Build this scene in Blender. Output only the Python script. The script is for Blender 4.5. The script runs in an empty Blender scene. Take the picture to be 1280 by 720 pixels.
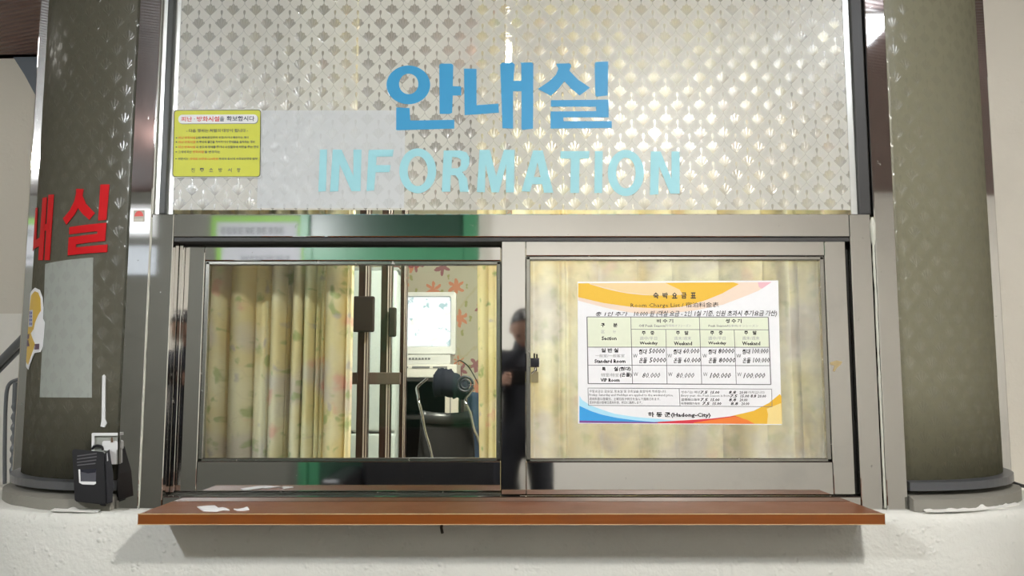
import bpy, bmesh, math, random
from mathutils import Vector, Matrix, geometry, noise
random.seed(7)
SC = bpy.context.scene
COL = SC.collection
PI = math.pi

# ------------------------------------------------------------------ camera, world, exposure
CAM = Vector((0.0, -2.4, 1.32))
PITCH = math.radians(6.0)
F = 1050.0                                   # focal length in pixels of the 1280x720 frame
cd = bpy.data.cameras.new('camera')
cd.sensor_width = 36.0
cd.lens = F / 1280.0 * 36.0
cd.clip_start = 0.02
cam = bpy.data.objects.new('camera', cd)
cam.location = CAM
cam.rotation_euler = (math.radians(90) + PITCH, 0, 0)
COL.objects.link(cam)
SC.camera = cam
SC.view_settings.view_transform = 'Standard'
SC.view_settings.look = 'None'
SC.view_settings.gamma = 1.0
SC.view_settings.use_curve_mapping = False
SC.view_settings.exposure = 0.68
w = bpy.data.worlds.new('world'); SC.world = w; w.use_nodes = True
w.node_tree.nodes['Background'].inputs[0].default_value = (0.75, 0.83, 1.0, 1)
w.node_tree.nodes['Background'].inputs[1].default_value = 0.6
SC.cycles.max_bounces = 10
SC.cycles.transparent_max_bounces = 16
SC.cycles.sample_clamp_indirect = 6.0

# lamps of the place, plus an added one to light the booth curtains: (x, y, z, half size, strength, colour)
LAMPS = [
    ('ceiling_light', (0.85, -2.45, 2.79), 0.085, 520.0, (1.0, 0.985, 0.94), 'square white ceiling lamp above the right side of the lobby'),
    ('ceiling_light', (-1.95, -2.75, 2.79), 0.075, 560.0, (0.93, 0.97, 1.0), 'square white ceiling lamp above the left side of the lobby'),
    ('ceiling_light', (1.42, -1.0, 2.79), 0.10, 32.0, (0.86, 0.92, 1.0), 'small square ceiling lamp near the right curved glass'),
    ('ceiling_light', (0.15, 1.35, 2.79), 0.20, 118.0, (1.0, 0.97, 0.86), 'square ceiling lamp inside the reception booth'),
    ('ceiling_light', (-2.6, 0.55, 2.79), 0.12, 8.0, (1.0, 0.97, 0.9), 'square ceiling lamp over the stair landing'),
]


# ------------------------------------------------------------------ pixel helpers (measured positions -> metres)
def ray(px, py):
    d = Vector(((px - 640) / F, 1.0, (360 - py) / F))
    c, s = math.cos(PITCH), math.sin(PITCH)
    return Vector((d.x, d.y * c - d.z * s, d.y * s + d.z * c))


def at(px, py, Y=0.0):
    d = ray(px, py)
    t = (Y - CAM.y) / d.y
    return CAM + d * t


def ax(px, py, Y=0.0): return at(px, py, Y).x
def az(py, Y=0.0): return at(640, py, Y).z


# ------------------------------------------------------------------ node helpers
class NT:
    def __init__(s, name):
        m = bpy.data.materials.new(name); m.use_nodes = True
        s.m = m; s.t = m.node_tree; s.t.nodes.clear()
        s.out = s.t.nodes.new('ShaderNodeOutputMaterial')

    def n(s, typ, **kw):
        x = s.t.nodes.new(typ)
        for k, v in kw.items(): setattr(x, k, v)
        return x

    def set(s, sock, v):
        if isinstance(v, bpy.types.NodeSocket): s.t.links.new(v, sock)
        elif isinstance(v, (tuple, list)) and len(v) == 3 and sock.type == 'RGBA': sock.default_value = (*v, 1)
        else: sock.default_value = v

    def f(s, op, a, b=0.0, c=0.0):
        x = s.n('ShaderNodeMath', operation=op)
        s.set(x.inputs[0], a); s.set(x.inputs[1], b); s.set(x.inputs[2], c)
        return x.outputs[0]

    def mix(s, fac, a, b, blend='MIX'):
        x = s.n('ShaderNodeMix', data_type='RGBA', blend_type=blend)
        s.set(x.inputs[0], fac); s.set(x.inputs[6], a); s.set(x.inputs[7], b)
        return x.outputs[2]

    def ramp(s, v, a, b):
        x = s.n('ShaderNodeMapRange', interpolation_type='SMOOTHSTEP')
        s.set(x.inputs[0], v); x.inputs[1].default_value = a; x.inputs[2].default_value = b
        return x.outputs[0]

    def coord(s, which='Object', scale=(1, 1, 1), loc=(0, 0, 0), rot=(0, 0, 0)):
        c = s.n('ShaderNodeTexCoord'); mp = s.n('ShaderNodeMapping')
        s.t.links.new(c.outputs[which], mp.inputs[0])
        mp.inputs[1].default_value = loc; mp.inputs[2].default_value = rot; mp.inputs[3].default_value = scale
        return mp.outputs[0]

    def noise(s, vec, scale, detail=3.0, rough=0.55):
        x = s.n('ShaderNodeTexNoise'); s.set(x.inputs['Vector'], vec)
        x.inputs['Scale'].default_value = scale; x.inputs['Detail'].default_value = detail
        x.inputs['Roughness'].default_value = rough
        return x.outputs[0]

    def voronoi(s, vec, scale, feature='F1', rnd=1.0):
        x = s.n('ShaderNodeTexVoronoi', feature=feature); s.set(x.inputs['Vector'], vec)
        x.inputs['Scale'].default_value = scale; x.inputs['Randomness'].default_value = rnd
        return x

    def bump(s, h, strength=0.3, dist=0.002):
        x = s.n('ShaderNodeBump'); s.set(x.inputs['Height'], h)
        x.inputs['Strength'].default_value = strength; x.inputs['Distance'].default_value = dist
        return x.outputs[0]

    def pbsdf(s, color=(.5, .5, .5), rough=0.5, metal=0.0, spec=0.5, normal=None):
        p = s.n('ShaderNodeBsdfPrincipled')
        s.set(p.inputs['Base Color'], color); s.set(p.inputs['Roughness'], rough)
        s.set(p.inputs['Metallic'], metal); s.set(p.inputs['Specular IOR Level'], spec)
        if normal is not None: s.t.links.new(normal, p.inputs['Normal'])
        return p

    def done(s, shader):
        s.t.links.new(shader, s.out.inputs[0]); return s.m


_pl = {}
def plain(name, color, rough=0.5, metal=0.0, spec=0.5):
    if name not in _pl:
        n = NT(name)
        v = n.coord(); nz = n.noise(v, 60.0, 2.0)
        col = n.mix(n.f('MULTIPLY', nz, 0.18), color, tuple(c * 0.72 for c in color))
        _pl[name] = n.done(n.pbsdf(col, rough, metal, spec).outputs[0])
    return _pl[name]


def emission(name, color, strength):
    n = NT(name); e = n.n('ShaderNodeEmission'); n.set(e.inputs[0], color); e.inputs[1].default_value = strength
    return n.done(e.outputs[0])


def steel(name, color=(0.64, 0.63, 0.61), rough=0.008, dirt=0.3):
    n = NT(name)
    v = n.coord()
    streak = n.noise(n.coord(scale=(3, 3, 90)), 1.4, 3)
    smear = n.noise(v, 5.0, 5, 0.65)
    spots = n.ramp(n.noise(v, 38.0, 4, 0.7), 0.66, 0.74)
    r = n.f('ADD', n.f('ADD', rough, n.f('MULTIPLY', smear, 0.045)), n.f('MULTIPLY', streak, 0.02))
    r = n.f('ADD', r, n.f('MULTIPLY', spots, 0.25))
    col = n.mix(n.f('MULTIPLY', n.ramp(smear, 0.5, 0.72), dirt), color, tuple(c * 0.72 for c in color))
    col = n.mix(n.f('MULTIPLY', spots, 0.35), col, (0.36, 0.34, 0.30))
    return n.done(n.pbsdf(col, r, 1.0).outputs[0])


def film(name, frost, clear_amt, transl, see=0.05, fan_tint=(0.9, 0.88, 0.8), gloss_r=0.22, coat=0.10):
    """pressed glass film: ogee lattice, a shell fan with a pointed foot and a bud in every cell (UV in metres)"""
    n = NT(name)
    uv = n.n('ShaderNodeUVMap').outputs[0]
    sep = n.n('ShaderNodeSeparateXYZ'); n.set(sep.inputs[0], uv)
    U, V = sep.outputs[0], sep.outputs[1]
    PU, PV = 0.0681, 0.0845
    tip = at(375.4, 53.8, .022)
    su, sv = n.f('DIVIDE', n.f('SUBTRACT', U, tip.x), PU), n.f('ADD', n.f('DIVIDE', n.f('SUBTRACT', V, tip.z), PV), 0.5)

    def cell(off):
        p = n.f('SUBTRACT', n.f('FRACT', n.f('ADD', su, off)), 0.5)
        q = n.f('SUBTRACT', n.f('FRACT', n.f('ADD', sv, off)), 0.5)
        return p, q

    def motif(off):
        p, q = cell(off)
        dx = n.f('MULTIPLY', p, PU); dy = n.f('MULTIPLY', n.f('ADD', q, 0.5), PV)
        r = n.f('SQRT', n.f('ADD', n.f('MULTIPLY', dx, dx), n.f('MULTIPLY', dy, dy)))
        th = n.f('ABSOLUTE', n.f('ARCTAN2', dx, dy))
        lobes = n.f('MULTIPLY', n.f('ABSOLUTE', n.f('COSINE', n.f('MULTIPLY', th, 9.0))), 0.0042)
        R = n.f('ADD', n.f('SUBTRACT', 0.0345, n.f('MULTIPLY', th, 0.0140)), lobes)
        fan = n.f('MULTIPLY', n.ramp(n.f('SUBTRACT', R, r), -0.0004, 0.0006), n.f('LESS_THAN', th, 0.80))
        by = n.f('DIVIDE', n.f('SUBTRACT', dy, 0.052), 0.0085)
        bx = n.f('DIVIDE', dx, n.f('ADD', 0.0034, n.f('MULTIPLY', n.f('MAXIMUM', by, -1.0), 0.0012)))
        bud = n.ramp(n.f('ADD', n.f('MULTIPLY', bx, bx), n.f('MULTIPLY', by, by)), 1.15, 0.85)
        stem = n.f('MULTIPLY', n.f('LESS_THAN', n.f('ABSOLUTE', dx), 0.0009), n.f('MULTIPLY', n.f('GREATER_THAN', dy, 0.037), n.f('LESS_THAN', dy, 0.046)))
        ribs = n.f('MULTIPLY', n.f('ADD', n.f('COSINE', n.f('MULTIPLY', th, 18.0)), 1.0), n.f('MULTIPLY', fan, 0.5))
        return n.f('MAXIMUM', n.f('MAXIMUM', fan, bud), stem), ribs
    m1, r1 = motif(0.0)
    m2, r2 = motif(0.5)
    p, q = cell(0.5)
    wv = n.f('MULTIPLY', n.f('POWER', n.f('ADD', n.f('MULTIPLY', n.f('COSINE', n.f('MULTIPLY', q, 2 * PI)), 0.5), 0.5), 0.8), 0.5)
    dist = n.f('ABSOLUTE', n.f('SUBTRACT', n.f('ABSOLUTE', p), wv))
    line = n.ramp(dist, 0.022, 0.010)
    fans = n.f('MAXIMUM', m1, m2)
    M = n.f('MAXIMUM', fans, n.f('MULTIPLY', line, 0.75))
    ribs = n.f('ADD', r1, r2)
    h = n.f('ADD', n.f('MULTIPLY', fans, 0.5), n.f('ADD', n.f('MULTIPLY', ribs, 0.6), n.f('MULTIPLY', line, 0.6)))
    mott = n.noise(uv, 9.0, 4)
    fine = n.noise(uv, 420.0, 2)
    h2 = n.f('ADD', h, n.f('MULTIPLY', fine, 0.25))
    nb = n.bump(h2, 0.35, 0.0016)
    col = n.mix(n.f('MULTIPLY', mott, 0.25), frost, tuple(c * 0.85 for c in frost))
    col = n.mix(n.f('MULTIPLY', n.f('MULTIPLY', n.f('SUBTRACT', 1.0, ribs), fans), 0.35), col, tuple(c * 0.8 for c in frost))
    d = n.n('ShaderNodeBsdfDiffuse'); n.set(d.inputs[0], col)
    t = n.n('ShaderNodeBsdfTranslucent'); n.set(t.inputs[0], col)
    tr = n.n('ShaderNodeBsdfTransparent'); n.set(tr.inputs[0], fan_tint)
    def msh(fac, a, b):
        x = n.n('ShaderNodeMixShader'); n.set(x.inputs[0], fac)
        n.t.links.new(a, x.inputs[1]); n.t.links.new(b, x.inputs[2]); return x.outputs[0]
    base = msh(transl, d.outputs[0], t.outputs[0])
    fac = n.f('ADD', see, n.f('MULTIPLY', n.f('MULTIPLY', M, n.f('SUBTRACT', 1.0, n.f('MULTIPLY', ribs, 0.22))), clear_amt))
    body = msh(fac, base, tr.outputs[0])
    g = n.n('ShaderNodeBsdfGlossy'); g.inputs['Color'].default_value = (1, 1, 1, 1)
    n.set(g.inputs['Roughness'], n.f('SUBTRACT', gloss_r + 0.14, n.f('MULTIPLY', M, 0.10)))
    n.t.links.new(nb, g.inputs['Normal'])
    gf = n.f('ADD', coat * 0.28, n.f('MULTIPLY', n.f('MULTIPLY', M, n.f('ADD', 0.55, n.f('MULTIPLY', ribs, 0.45))), coat * 1.3))
    return n.done(msh(gf, body, g.outputs[0]))


def glass(name, tint=(0.93, 0.95, 0.92), haze=0.0, refl=1.0):
    n = NT(name)
    tr = n.n('ShaderNodeBsdfTransparent'); n.set(tr.inputs[0], tint)
    g = n.n('ShaderNodeBsdfGlossy'); g.inputs['Roughness'].default_value = 0.02
    n.set(g.inputs['Color'], (1, 1, 1))
    fr = n.n('ShaderNodeFresnel'); fr.inputs[0].default_value = 1.5
    x = n.n('ShaderNodeMixShader')
    n.set(x.inputs[0], n.f('MULTIPLY', fr.outputs[0], 0.9 * refl))
    n.t.links.new(tr.outputs[0], x.inputs[1]); n.t.links.new(g.outputs[0], x.inputs[2])
    sh = x.outputs[0]
    if haze:
        d = n.n('ShaderNodeBsdfDiffuse'); n.set(d.inputs[0], (0.8, 0.8, 0.78))
        y = n.n('ShaderNodeMixShader')
        nz = n.ramp(n.noise(n.coord(), 7.0, 5, 0.65), 0.3, 0.8)
        n.set(y.inputs[0], n.f('MULTIPLY', n.f('ADD', nz, 0.35), haze))
        n.t.links.new(sh, y.inputs[1]); n.t.links.new(d.outputs[0], y.inputs[2]); sh = y.outputs[0]
    return n.done(sh)


def floral(name, base, transl=0.3, sc=9.0, strong=1.0):
    """soft watercolour flowers printed on cream cloth"""
    n = NT(name)
    uv = n.n('ShaderNodeUVMap').outputs[0]
    wob = n.n('ShaderNodeTexNoise'); n.set(wob.inputs['Vector'], uv); wob.inputs['Scale'].default_value = 16.0; wob.inputs['Detail'].default_value = 3
    vec = n.n('ShaderNodeMix', data_type='VECTOR'); vec.inputs[0].default_value = 0.075
    n.set(vec.inputs[4], uv); n.set(vec.inputs[5], wob.outputs[1])
    vv = vec.outputs[1]
    big = n.noise(uv, 3.2, 3)
    col = n.mix(n.ramp(big, 0.40, 0.62), base, (0.80, 0.69, 0.42))
    col = n.mix(n.f('MULTIPLY', n.ramp(n.noise(uv, 4.3, 2), 0.52, 0.66), 0.6), col, (0.66, 0.60, 0.66))
    def layer(col, scale, color, r0, r1, amt, seed):
        mp = n.n('ShaderNodeMapping'); n.set(mp.inputs[0], vv); mp.inputs[1].default_value = (seed, seed * 1.7, 0)
        v = n.voronoi(mp.outputs[0], scale)
        sep = n.n('ShaderNodeSeparateColor'); n.set(sep.inputs[0], v.outputs['Color'])
        keep = n.f('GREATER_THAN', sep.outputs[0], 0.45)
        pet = n.f('ADD', 1.0, n.f('MULTIPLY', n.noise(vv, scale * 5, 2), -0.55))
        m = n.f('MULTIPLY', n.ramp(n.f('DIVIDE', v.outputs['Distance'], pet), r1, r0), n.f('MULTIPLY', keep, amt * strong))
        return n.mix(m, col, color)
    col = layer(col, sc * 1.5, (0.32, 0.42, 0.17), 0.20, 0.50, 0.55, 3.1)
    col = layer(col, sc * 2.4, (0.36, 0.46, 0.24), 0.10, 0.42, 0.55, 8.4)
    col = layer(col, sc, (0.80, 0.42, 0.38), 0.10, 0.42, 0.60, 0.0)
    col = layer(col, sc * 1.3, (0.46, 0.42, 0.52), 0.10, 0.36, 0.50, 5.5)
    ln = n.voronoi(vv, sc * 1.1, 'DISTANCE_TO_EDGE')
    col = n.mix(n.f('MULTIPLY', n.ramp(ln.outputs['Distance'], 0.03, 0.0), 0.10), col, (0.30, 0.27, 0.24))
    d = n.n('ShaderNodeBsdfDiffuse'); n.set(d.inputs[0], col)
    t = n.n('ShaderNodeBsdfTranslucent'); n.set(t.inputs[0], col)
    x = n.n('ShaderNodeMixShader'); x.inputs[0].default_value = transl
    n.t.links.new(d.outputs[0], x.inputs[1]); n.t.links.new(t.outputs[0], x.inputs[2])
    return n.done(x.outputs[0])


def stucco(name, color, bump=0.6, scale=70.0):
    n = NT(name); v = n.coord()
    a = n.noise(v, scale, 4, 0.6); b = n.noise(v, scale * 0.25, 3); blob = n.voronoi(v, scale * 0.9)
    h = n.f('ADD', n.f('MULTIPLY', a, 0.7), n.f('ADD', n.f('MULTIPLY', b, 0.8), n.f('MULTIPLY', n.ramp(blob.outputs['Distance'], 0.45, 0.1), n.f('MULTIPLY', n.ramp(b, 0.5, 0.7), 0.7))))
    stain = n.ramp(n.noise(v, 2.1, 5, 0.6), 0.45, 0.75)
    col = n.mix(n.f('MULTIPLY', stain, 0.4), color, tuple(c * 0.82 for c in color))
    speck = n.ramp(n.noise(v, 33.0, 1), 0.80, 0.84)
    col = n.mix(n.f('MULTIPLY', speck, 0.5), col, (0.2, 0.16, 0.12))
    return n.done(n.pbsdf(col, 0.75, 0, 0.3, n.bump(h, bump, 0.006)).outputs[0])


def laminate(name):
    n = NT(name)
    v = n.coord(scale=(2.0, 60, 60)); g = n.noise(v, 3.0, 4)
    v2 = n.coord(); s = n.noise(v2, 9.0, 4)
    col = n.mix(g, (0.150, 0.040, 0.006), (0.215, 0.062, 0.009))
    col = n.mix(n.f('MULTIPLY', n.ramp(s, 0.5, 0.7), 0.3), col, (0.11, 0.035, 0.012))
    return n.done(n.pbsdf(col, n.f('ADD', 0.28, n.f('MULTIPLY', s, 0.15)), 0, 0.35).outputs[0])


def wallpaper(name):
    n = NT(name)
    c = n.n('ShaderNodeTexCoord')
    mp = n.n('ShaderNodeMapping'); n.t.links.new(c.outputs['Object'], mp.inputs[0]); mp.inputs[2].default_value = (PI / 2, 0, 0)
    v = mp.outputs[0]
    wob = n.n('ShaderNodeTexNoise'); n.set(wob.inputs['Vector'], v); wob.inputs['Scale'].default_value = 26.0
    vec = n.n('ShaderNodeMix', data_type='VECTOR'); vec.inputs[0].default_value = 0.03
    n.set(vec.inputs[4], v); n.set(vec.inputs[5], wob.outputs[1])
    vv = vec.outputs[1]
    col = (0.40, 0.38, 0.31)
    def flowers(col, sc, color, off, r, keepv, lobes):
        m2 = n.n('ShaderNodeMapping'); n.set(m2.inputs[0], vv); m2.inputs[1].default_value = (off, off * .6, 0)
        vo = n.voronoi(m2.outputs[0], sc); 
        d = n.n('ShaderNodeVectorMath', operation='SUBTRACT'); n.set(d.inputs[0], m2.outputs[0]); n.set(d.inputs[1], vo.outputs['Position'])
        sp = n.n('ShaderNodeSeparateXYZ'); n.set(sp.inputs[0], d.outputs[0])
        th = n.f('ARCTAN2', sp.outputs[0], sp.outputs[1])
        rr = n.f('MULTIPLY', n.f('ADD', 0.75, n.f('MULTIPLY', n.f('COSINE', n.f('MULTIPLY', th, lobes)), 0.3)), r)
        sep = n.n('ShaderNodeSeparateColor'); n.set(sep.inputs[0], vo.outputs['Color'])
        m = n.f('MULTIPLY', n.f('LESS_THAN', vo.outputs['Distance'], rr), n.f('GREATER_THAN', sep.outputs[1], keepv))
        return n.mix(n.f('MULTIPLY', m, 0.8), col, color)
    ln = n.voronoi(vv, 2.6, 'DISTANCE_TO_EDGE')
    col = n.mix(n.f('MULTIPLY', n.ramp(ln.outputs['Distance'], 0.022, 0.012), 0.55), col, (0.36, 0.33, 0.22))
    col = flowers(col, 6.2, (0.50, 0.16, 0.09), 0.3, 0.36, 0.30, 6.0)
    col = flowers(col, 7.0, (0.22, 0.05, 0.09), 2.1, 0.36, 0.30, 5.0)
    col = flowers(col, 10.0, (0.25, 0.26, 0.10), 4.7, 0.20, 0.5, 2.0)
    return n.done(n.pbsdf(col, 0.7, 0, 0.2).outputs[0])


def panels(name, color):
    n = NT(name)
    sep = n.n('ShaderNodeSeparateXYZ'); n.set(sep.inputs[0], n.coord(rot=(0, 0, 0.35)))
    s = n.f('SINE', n.f('MULTIPLY', sep.outputs[1], 2 * PI / 0.030))
    nb = n.bump(s, 0.6, 0.004)
    col = n.mix(n.f('MULTIPLY', n.ramp(s, -0.5, -0.95), 0.4), color, tuple(c * 0.55 for c in color))
    return n.done(n.pbsdf(col, 0.45, 0, 0.4, nb).outputs[0])


M_STEEL = steel('polished_stainless')
M_STEEL_D = steel('dark_stainless', (0.40, 0.39, 0.36), 0.20, 0.5)
M_GROOVE = plain('dark_rubber_groove', (0.022, 0.021, 0.020), 0.5)
M_CHANNEL = plain('grey_channel_metal', (0.085, 0.088, 0.095), 0.35, 0.2)
M_CEMENT = stucco('cement_curb', (0.23, 0.22, 0.19), 0.35, 40.0)
M_WALL = stucco('cream_stucco', (0.64, 0.635, 0.59), 0.7, 62.0)
M_WALLSIDE = stucco('beige_wall_plaster', (0.66, 0.62, 0.54), 0.30, 45.0)
M_WALLWHITE = plain('white_wall_paint', (0.70, 0.68, 0.63), 0.8)
M_WALLPALE = plain('pale_lower_wall', (0.82, 0.80, 0.74), 0.8)
M_CEIL = panels('brown_ceiling_panel', (0.17, 0.095, 0.082))
M_FLOOR = plain('lobby_floor', (0.13, 0.12, 0.105), 0.3)
M_FILM = film('frosted_pattern_film', (0.50, 0.495, 0.455), 0.60, 0.10, see=0.02, fan_tint=(0.60, 0.57, 0.47), gloss_r=0.22, coat=0.07)
M_FILM_SHEET = film('frosted_film_over_paper', (0.56, 0.58, 0.59), 0.08, 0.08, see=0.0, coat=0.014)
M_FILM_DARK = film('shaded_pattern_film', (0.098, 0.093, 0.068), 0.0, 0.06, see=0.0, gloss_r=0.18, coat=0.045)  # dark booth behind the left corner put into the film colour
M_FILM_DARK_R = film('shaded_pattern_film_right', (0.185, 0.175, 0.118), 0.0, 0.10, see=0.0, gloss_r=0.20, coat=0.05)  # same film in a lighter copy for the corner nearer the lamp
M_FILM_PAPER = film('pattern_film_over_paper', (0.34, 0.36, 0.33), 0.0, 0.08, see=0.0, gloss_r=0.2, coat=0.04)
M_GLASS = glass('clear_glass')
M_GLASS_HAZE = glass('reflection_haze_glass', haze=0.20)  # haze of the reflected bright wall mixed into the glass as pale colour
M_LAM = laminate('brown_laminate')
M_EDGE = plain('pale_edge_band', (0.52, 0.36, 0.19), 0.5)
M_CURT = floral('floral_curtain_cloth', (0.84, 0.79, 0.63), 0.2, 10.5, 1.15)
M_CURT_R = floral('floral_curtain_cloth_pale', (0.90, 0.87, 0.68), 0.35, 8.0, 0.65)
M_CURT_N = floral('floral_curtain_cloth_bright', (0.84, 0.77, 0.46), 0.3, 12.0, 1.7)
M_PAPER = plain('white_paper', (0.80, 0.80, 0.82), 0.6)
M_BLACK = plain('black_plastic', (0.012, 0.0115, 0.013), 0.35, 0, 0.3)
M_WHITE = plain('white_plastic', (0.68, 0.68, 0.68), 0.45)
M_CAULK = plain('pale_caulk', (0.50, 0.50, 0.43), 0.6)


# ------------------------------------------------------------------ mesh helpers
OFF = {}


def tag(o, label=None, cat=None, group=None, kind=None):
    if label: o['label'] = label
    if cat: o['category'] = cat
    if group: o['group'] = group
    if kind: o['kind'] = kind
    return o


def thing(name, loc, label=None, cat=None, group=None, kind=None):
    o = bpy.data.objects.new(name, None); COL.objects.link(o)
    o.empty_display_size = 0.05
    o.location = loc; OFF[o.name] = Vector(loc)
    return tag(o, label, cat, group, kind)


def obj(name, bm, mat, parent=None, label=None, smooth=False):
    me = bpy.data.meshes.new(name)
    if parent is not None:
        off = OFF[parent.name]
        bmesh.ops.translate(bm, verts=bm.verts, vec=-off)
    bm.normal_update()
    if smooth:
        for fc in bm.faces: fc.smooth = True
    bm.to_mesh(me); bm.free()
    for m in (mat if isinstance(mat, (list, tuple)) else [mat]): me.materials.append(m)
    o = bpy.data.objects.new(name, me); COL.objects.link(o)
    if parent is not None:
        o.parent = parent; OFF[o.name] = OFF[parent.name]
    else:
        OFF[o.name] = Vector((0, 0, 0))
    if label: o['label'] = label
    return o


def box(bm, x0, x1, y0, y1, z0, z1, bev=0.0, seg=1, mat=0):
    r = bmesh.ops.create_cube(bm, size=1.0)
    vs = r['verts']
    for v in vs:
        v.co = Vector((x0 + (v.co.x + .5) * (x1 - x0), y0 + (v.co.y + .5) * (y1 - y0), z0 + (v.co.z + .5) * (z1 - z0)))
    fs = list({f for v in vs for f in v.link_faces})
    for f in fs: f.material_index = mat
    if bev > 0:
        es = list({e for v in vs for e in v.link_edges})
        bmesh.ops.bevel(bm, geom=es, offset=bev, segments=seg, affect='EDGES', profile=0.5)
    return vs


def bx(*a, **k):
    bm = bmesh.new(); box(bm, *a, **k); return bm


def prism(bm, poly, holes, to3, thick):
    """flat outline with optional holes -> solid; to3(p, depth) gives the 3D point"""
    loops = [poly] + list(holes)
    flat = [p for lp in loops for p in lp]
    tris = geometry.tessellate_polygon([[Vector((p[0], p[1], 0)) for p in lp] for lp in loops])
    fr = [bm.verts.new(to3(p, 0.0)) for p in flat]
    bk = [bm.verts.new(to3(p, thick)) for p in flat]
    for t in tris:
        try:
            bm.faces.new([fr[i] for i in t]); bm.faces.new([bk[i] for i in reversed(t)])
        except ValueError: pass
    k = 0
    for lp in loops:
        n = len(lp)
        for i in range(n):
            a, b = k + i, k + (i + 1) % n
            try: bm.faces.new([fr[a], fr[b], bk[b], bk[a]])
            except ValueError: pass
        k += n
    bmesh.ops.recalc_face_normals(bm, faces=bm.faces)


def tube(bm, pts, r, n=8, cap=True):
    pts = [Vector(p) for p in pts]
    rings = []
    up = Vector((0.13, 0.21, 0.97)).normalized()
    for i, p in enumerate(pts):
        a = pts[max(i - 1, 0)]; b = pts[min(i + 1, len(pts) - 1)]
        d = (b - a).normalized()
        s = d.cross(up)
        if s.length < 0.15: s = d.cross(Vector((1, 0, 0)))
        s.normalize(); t = d.cross(s)
        rr = r[i] if isinstance(r, (list, tuple)) else r
        rings.append([bm.verts.new(p + (s * math.cos(2 * PI * k / n) + t * math.sin(2 * PI * k / n)) * rr) for k in range(n)])
    for i in range(len(rings) - 1):
        for k in range(n):
            bm.faces.new([rings[i][k], rings[i][(k + 1) % n], rings[i + 1][(k + 1) % n], rings[i + 1][k]])
    if cap:
        bm.faces.new(rings[0][::-1]); bm.faces.new(rings[-1])
    bmesh.ops.recalc_face_normals(bm, faces=bm.faces)


def spline(pts, k=6):
    P = [Vector(p) for p in pts]; out = []
    for i in range(len(P) - 1):
        p0 = P[max(i - 1, 0)]; p1 = P[i]; p2 = P[i + 1]; p3 = P[min(i + 2, len(P) - 1)]
        for j in range(k):
            t = j / k
            out.append(0.5 * ((2 * p1) + (p2 - p0) * t + (2 * p0 - 5 * p1 + 4 * p2 - p3) * t * t + (3 * p1 - p0 - 3 * p2 + p3) * t ** 3))
    out.append(P[-1]); return out


def grid(bm, fn, nu, nv, uvfn=None):
    uvl = bm.loops.layers.uv.verify()
    V = [[bm.verts.new(fn(i / nu, j / nv)) for i in range(nu + 1)] for j in range(nv + 1)]
    for j in range(nv):
        for i in range(nu):
            f = bm.faces.new([V[j][i], V[j][i + 1], V[j + 1][i + 1], V[j + 1][i]])
            if uvfn:
                for lp, (a, b) in zip(f.loops, ((i, j), (i + 1, j), (i + 1, j + 1), (i, j + 1))):
                    lp[uvl].uv = uvfn(a / nu, b / nv)
    return V


# text: queued, converted in one go, then fitted to a rectangle
TQ = []


def text(bm, s, rect, to3, bold=0.0, shear=0.0, fit='both'):
    """rect = (x0, y_top, x1, y_bottom) in the caller's units, to3(p, depth) -> 3D"""
    TQ.append((bm, s, rect, to3, bold, shear, fit))


def flush_text():
    obs = []
    for (bm, s, rect, to3, bold, shear, fit) in TQ:
        c = bpy.data.curves.new('txt', 'FONT'); c.body = s; c.resolution_u = 1; c.offset = bold; c.shear = shear
        o = bpy.data.objects.new('txt', c); COL.objects.link(o); obs.append(o)
    dg = bpy.context.evaluated_depsgraph_get()
    for o, (bm, s, rect, to3, bold, shear, fit) in zip(obs, TQ):
        me = bpy.data.meshes.new_from_object(o.evaluated_get(dg))
        if not me.vertices: continue
        xs = [v.co.x for v in me.vertices]; ys = [v.co.y for v in me.vertices]
        x0, x1, y0, y1 = min(xs), max(xs), min(ys), max(ys)
        rx0, ry0, rx1, ry1 = rect
        vs = [bm.verts.new(to3((rx0 + (v.co.x - x0) / (x1 - x0 + 1e-9) * (rx1 - rx0), ry1 + (v.co.y - y0) / (y1 - y0 + 1e-9) * (ry0 - ry1)), 0.0)) for v in me.vertices]
        for p in me.polygons:
            try: bm.faces.new([vs[i] for i in p.vertices])
            except ValueError: pass
        bpy.data.meshes.remove(me)
    for o in obs:
        c = o.data; bpy.data.objects.remove(o); bpy.data.curves.remove(c)
    TQ.clear()


# ------------------------------------------------------------------ lamps
M_HOUSING = plain('lamp_housing', (0.75, 0.75, 0.73), 0.5)
for i, (nm, p, hs, st, colr, lab) in enumerate(LAMPS):
    L = thing(nm, p, lab, 'ceiling lamp')
    b = bmesh.new()
    for (a0, a1, b0, b1) in ((-hs - .02, hs + .02, -hs - .02, -hs), (-hs - .02, hs + .02, hs, hs + .02), (-hs - .02, -hs, -hs, hs), (hs, hs + .02, -hs, hs)):
        box(b, p[0] + a0, p[0] + a1, p[1] + b0, p[1] + b1, p[2] - .012, p[2] + .005)
    obj('lamp_frame', b, M_HOUSING, L)
    obj('diffuser', bx(p[0] - hs, p[0] + hs, p[1] - hs, p[1] + hs, p[2] - .065, p[2] - .002, bev=.012, seg=2), emission('lamp_glow_' + str(i), colr, st), L)

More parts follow.
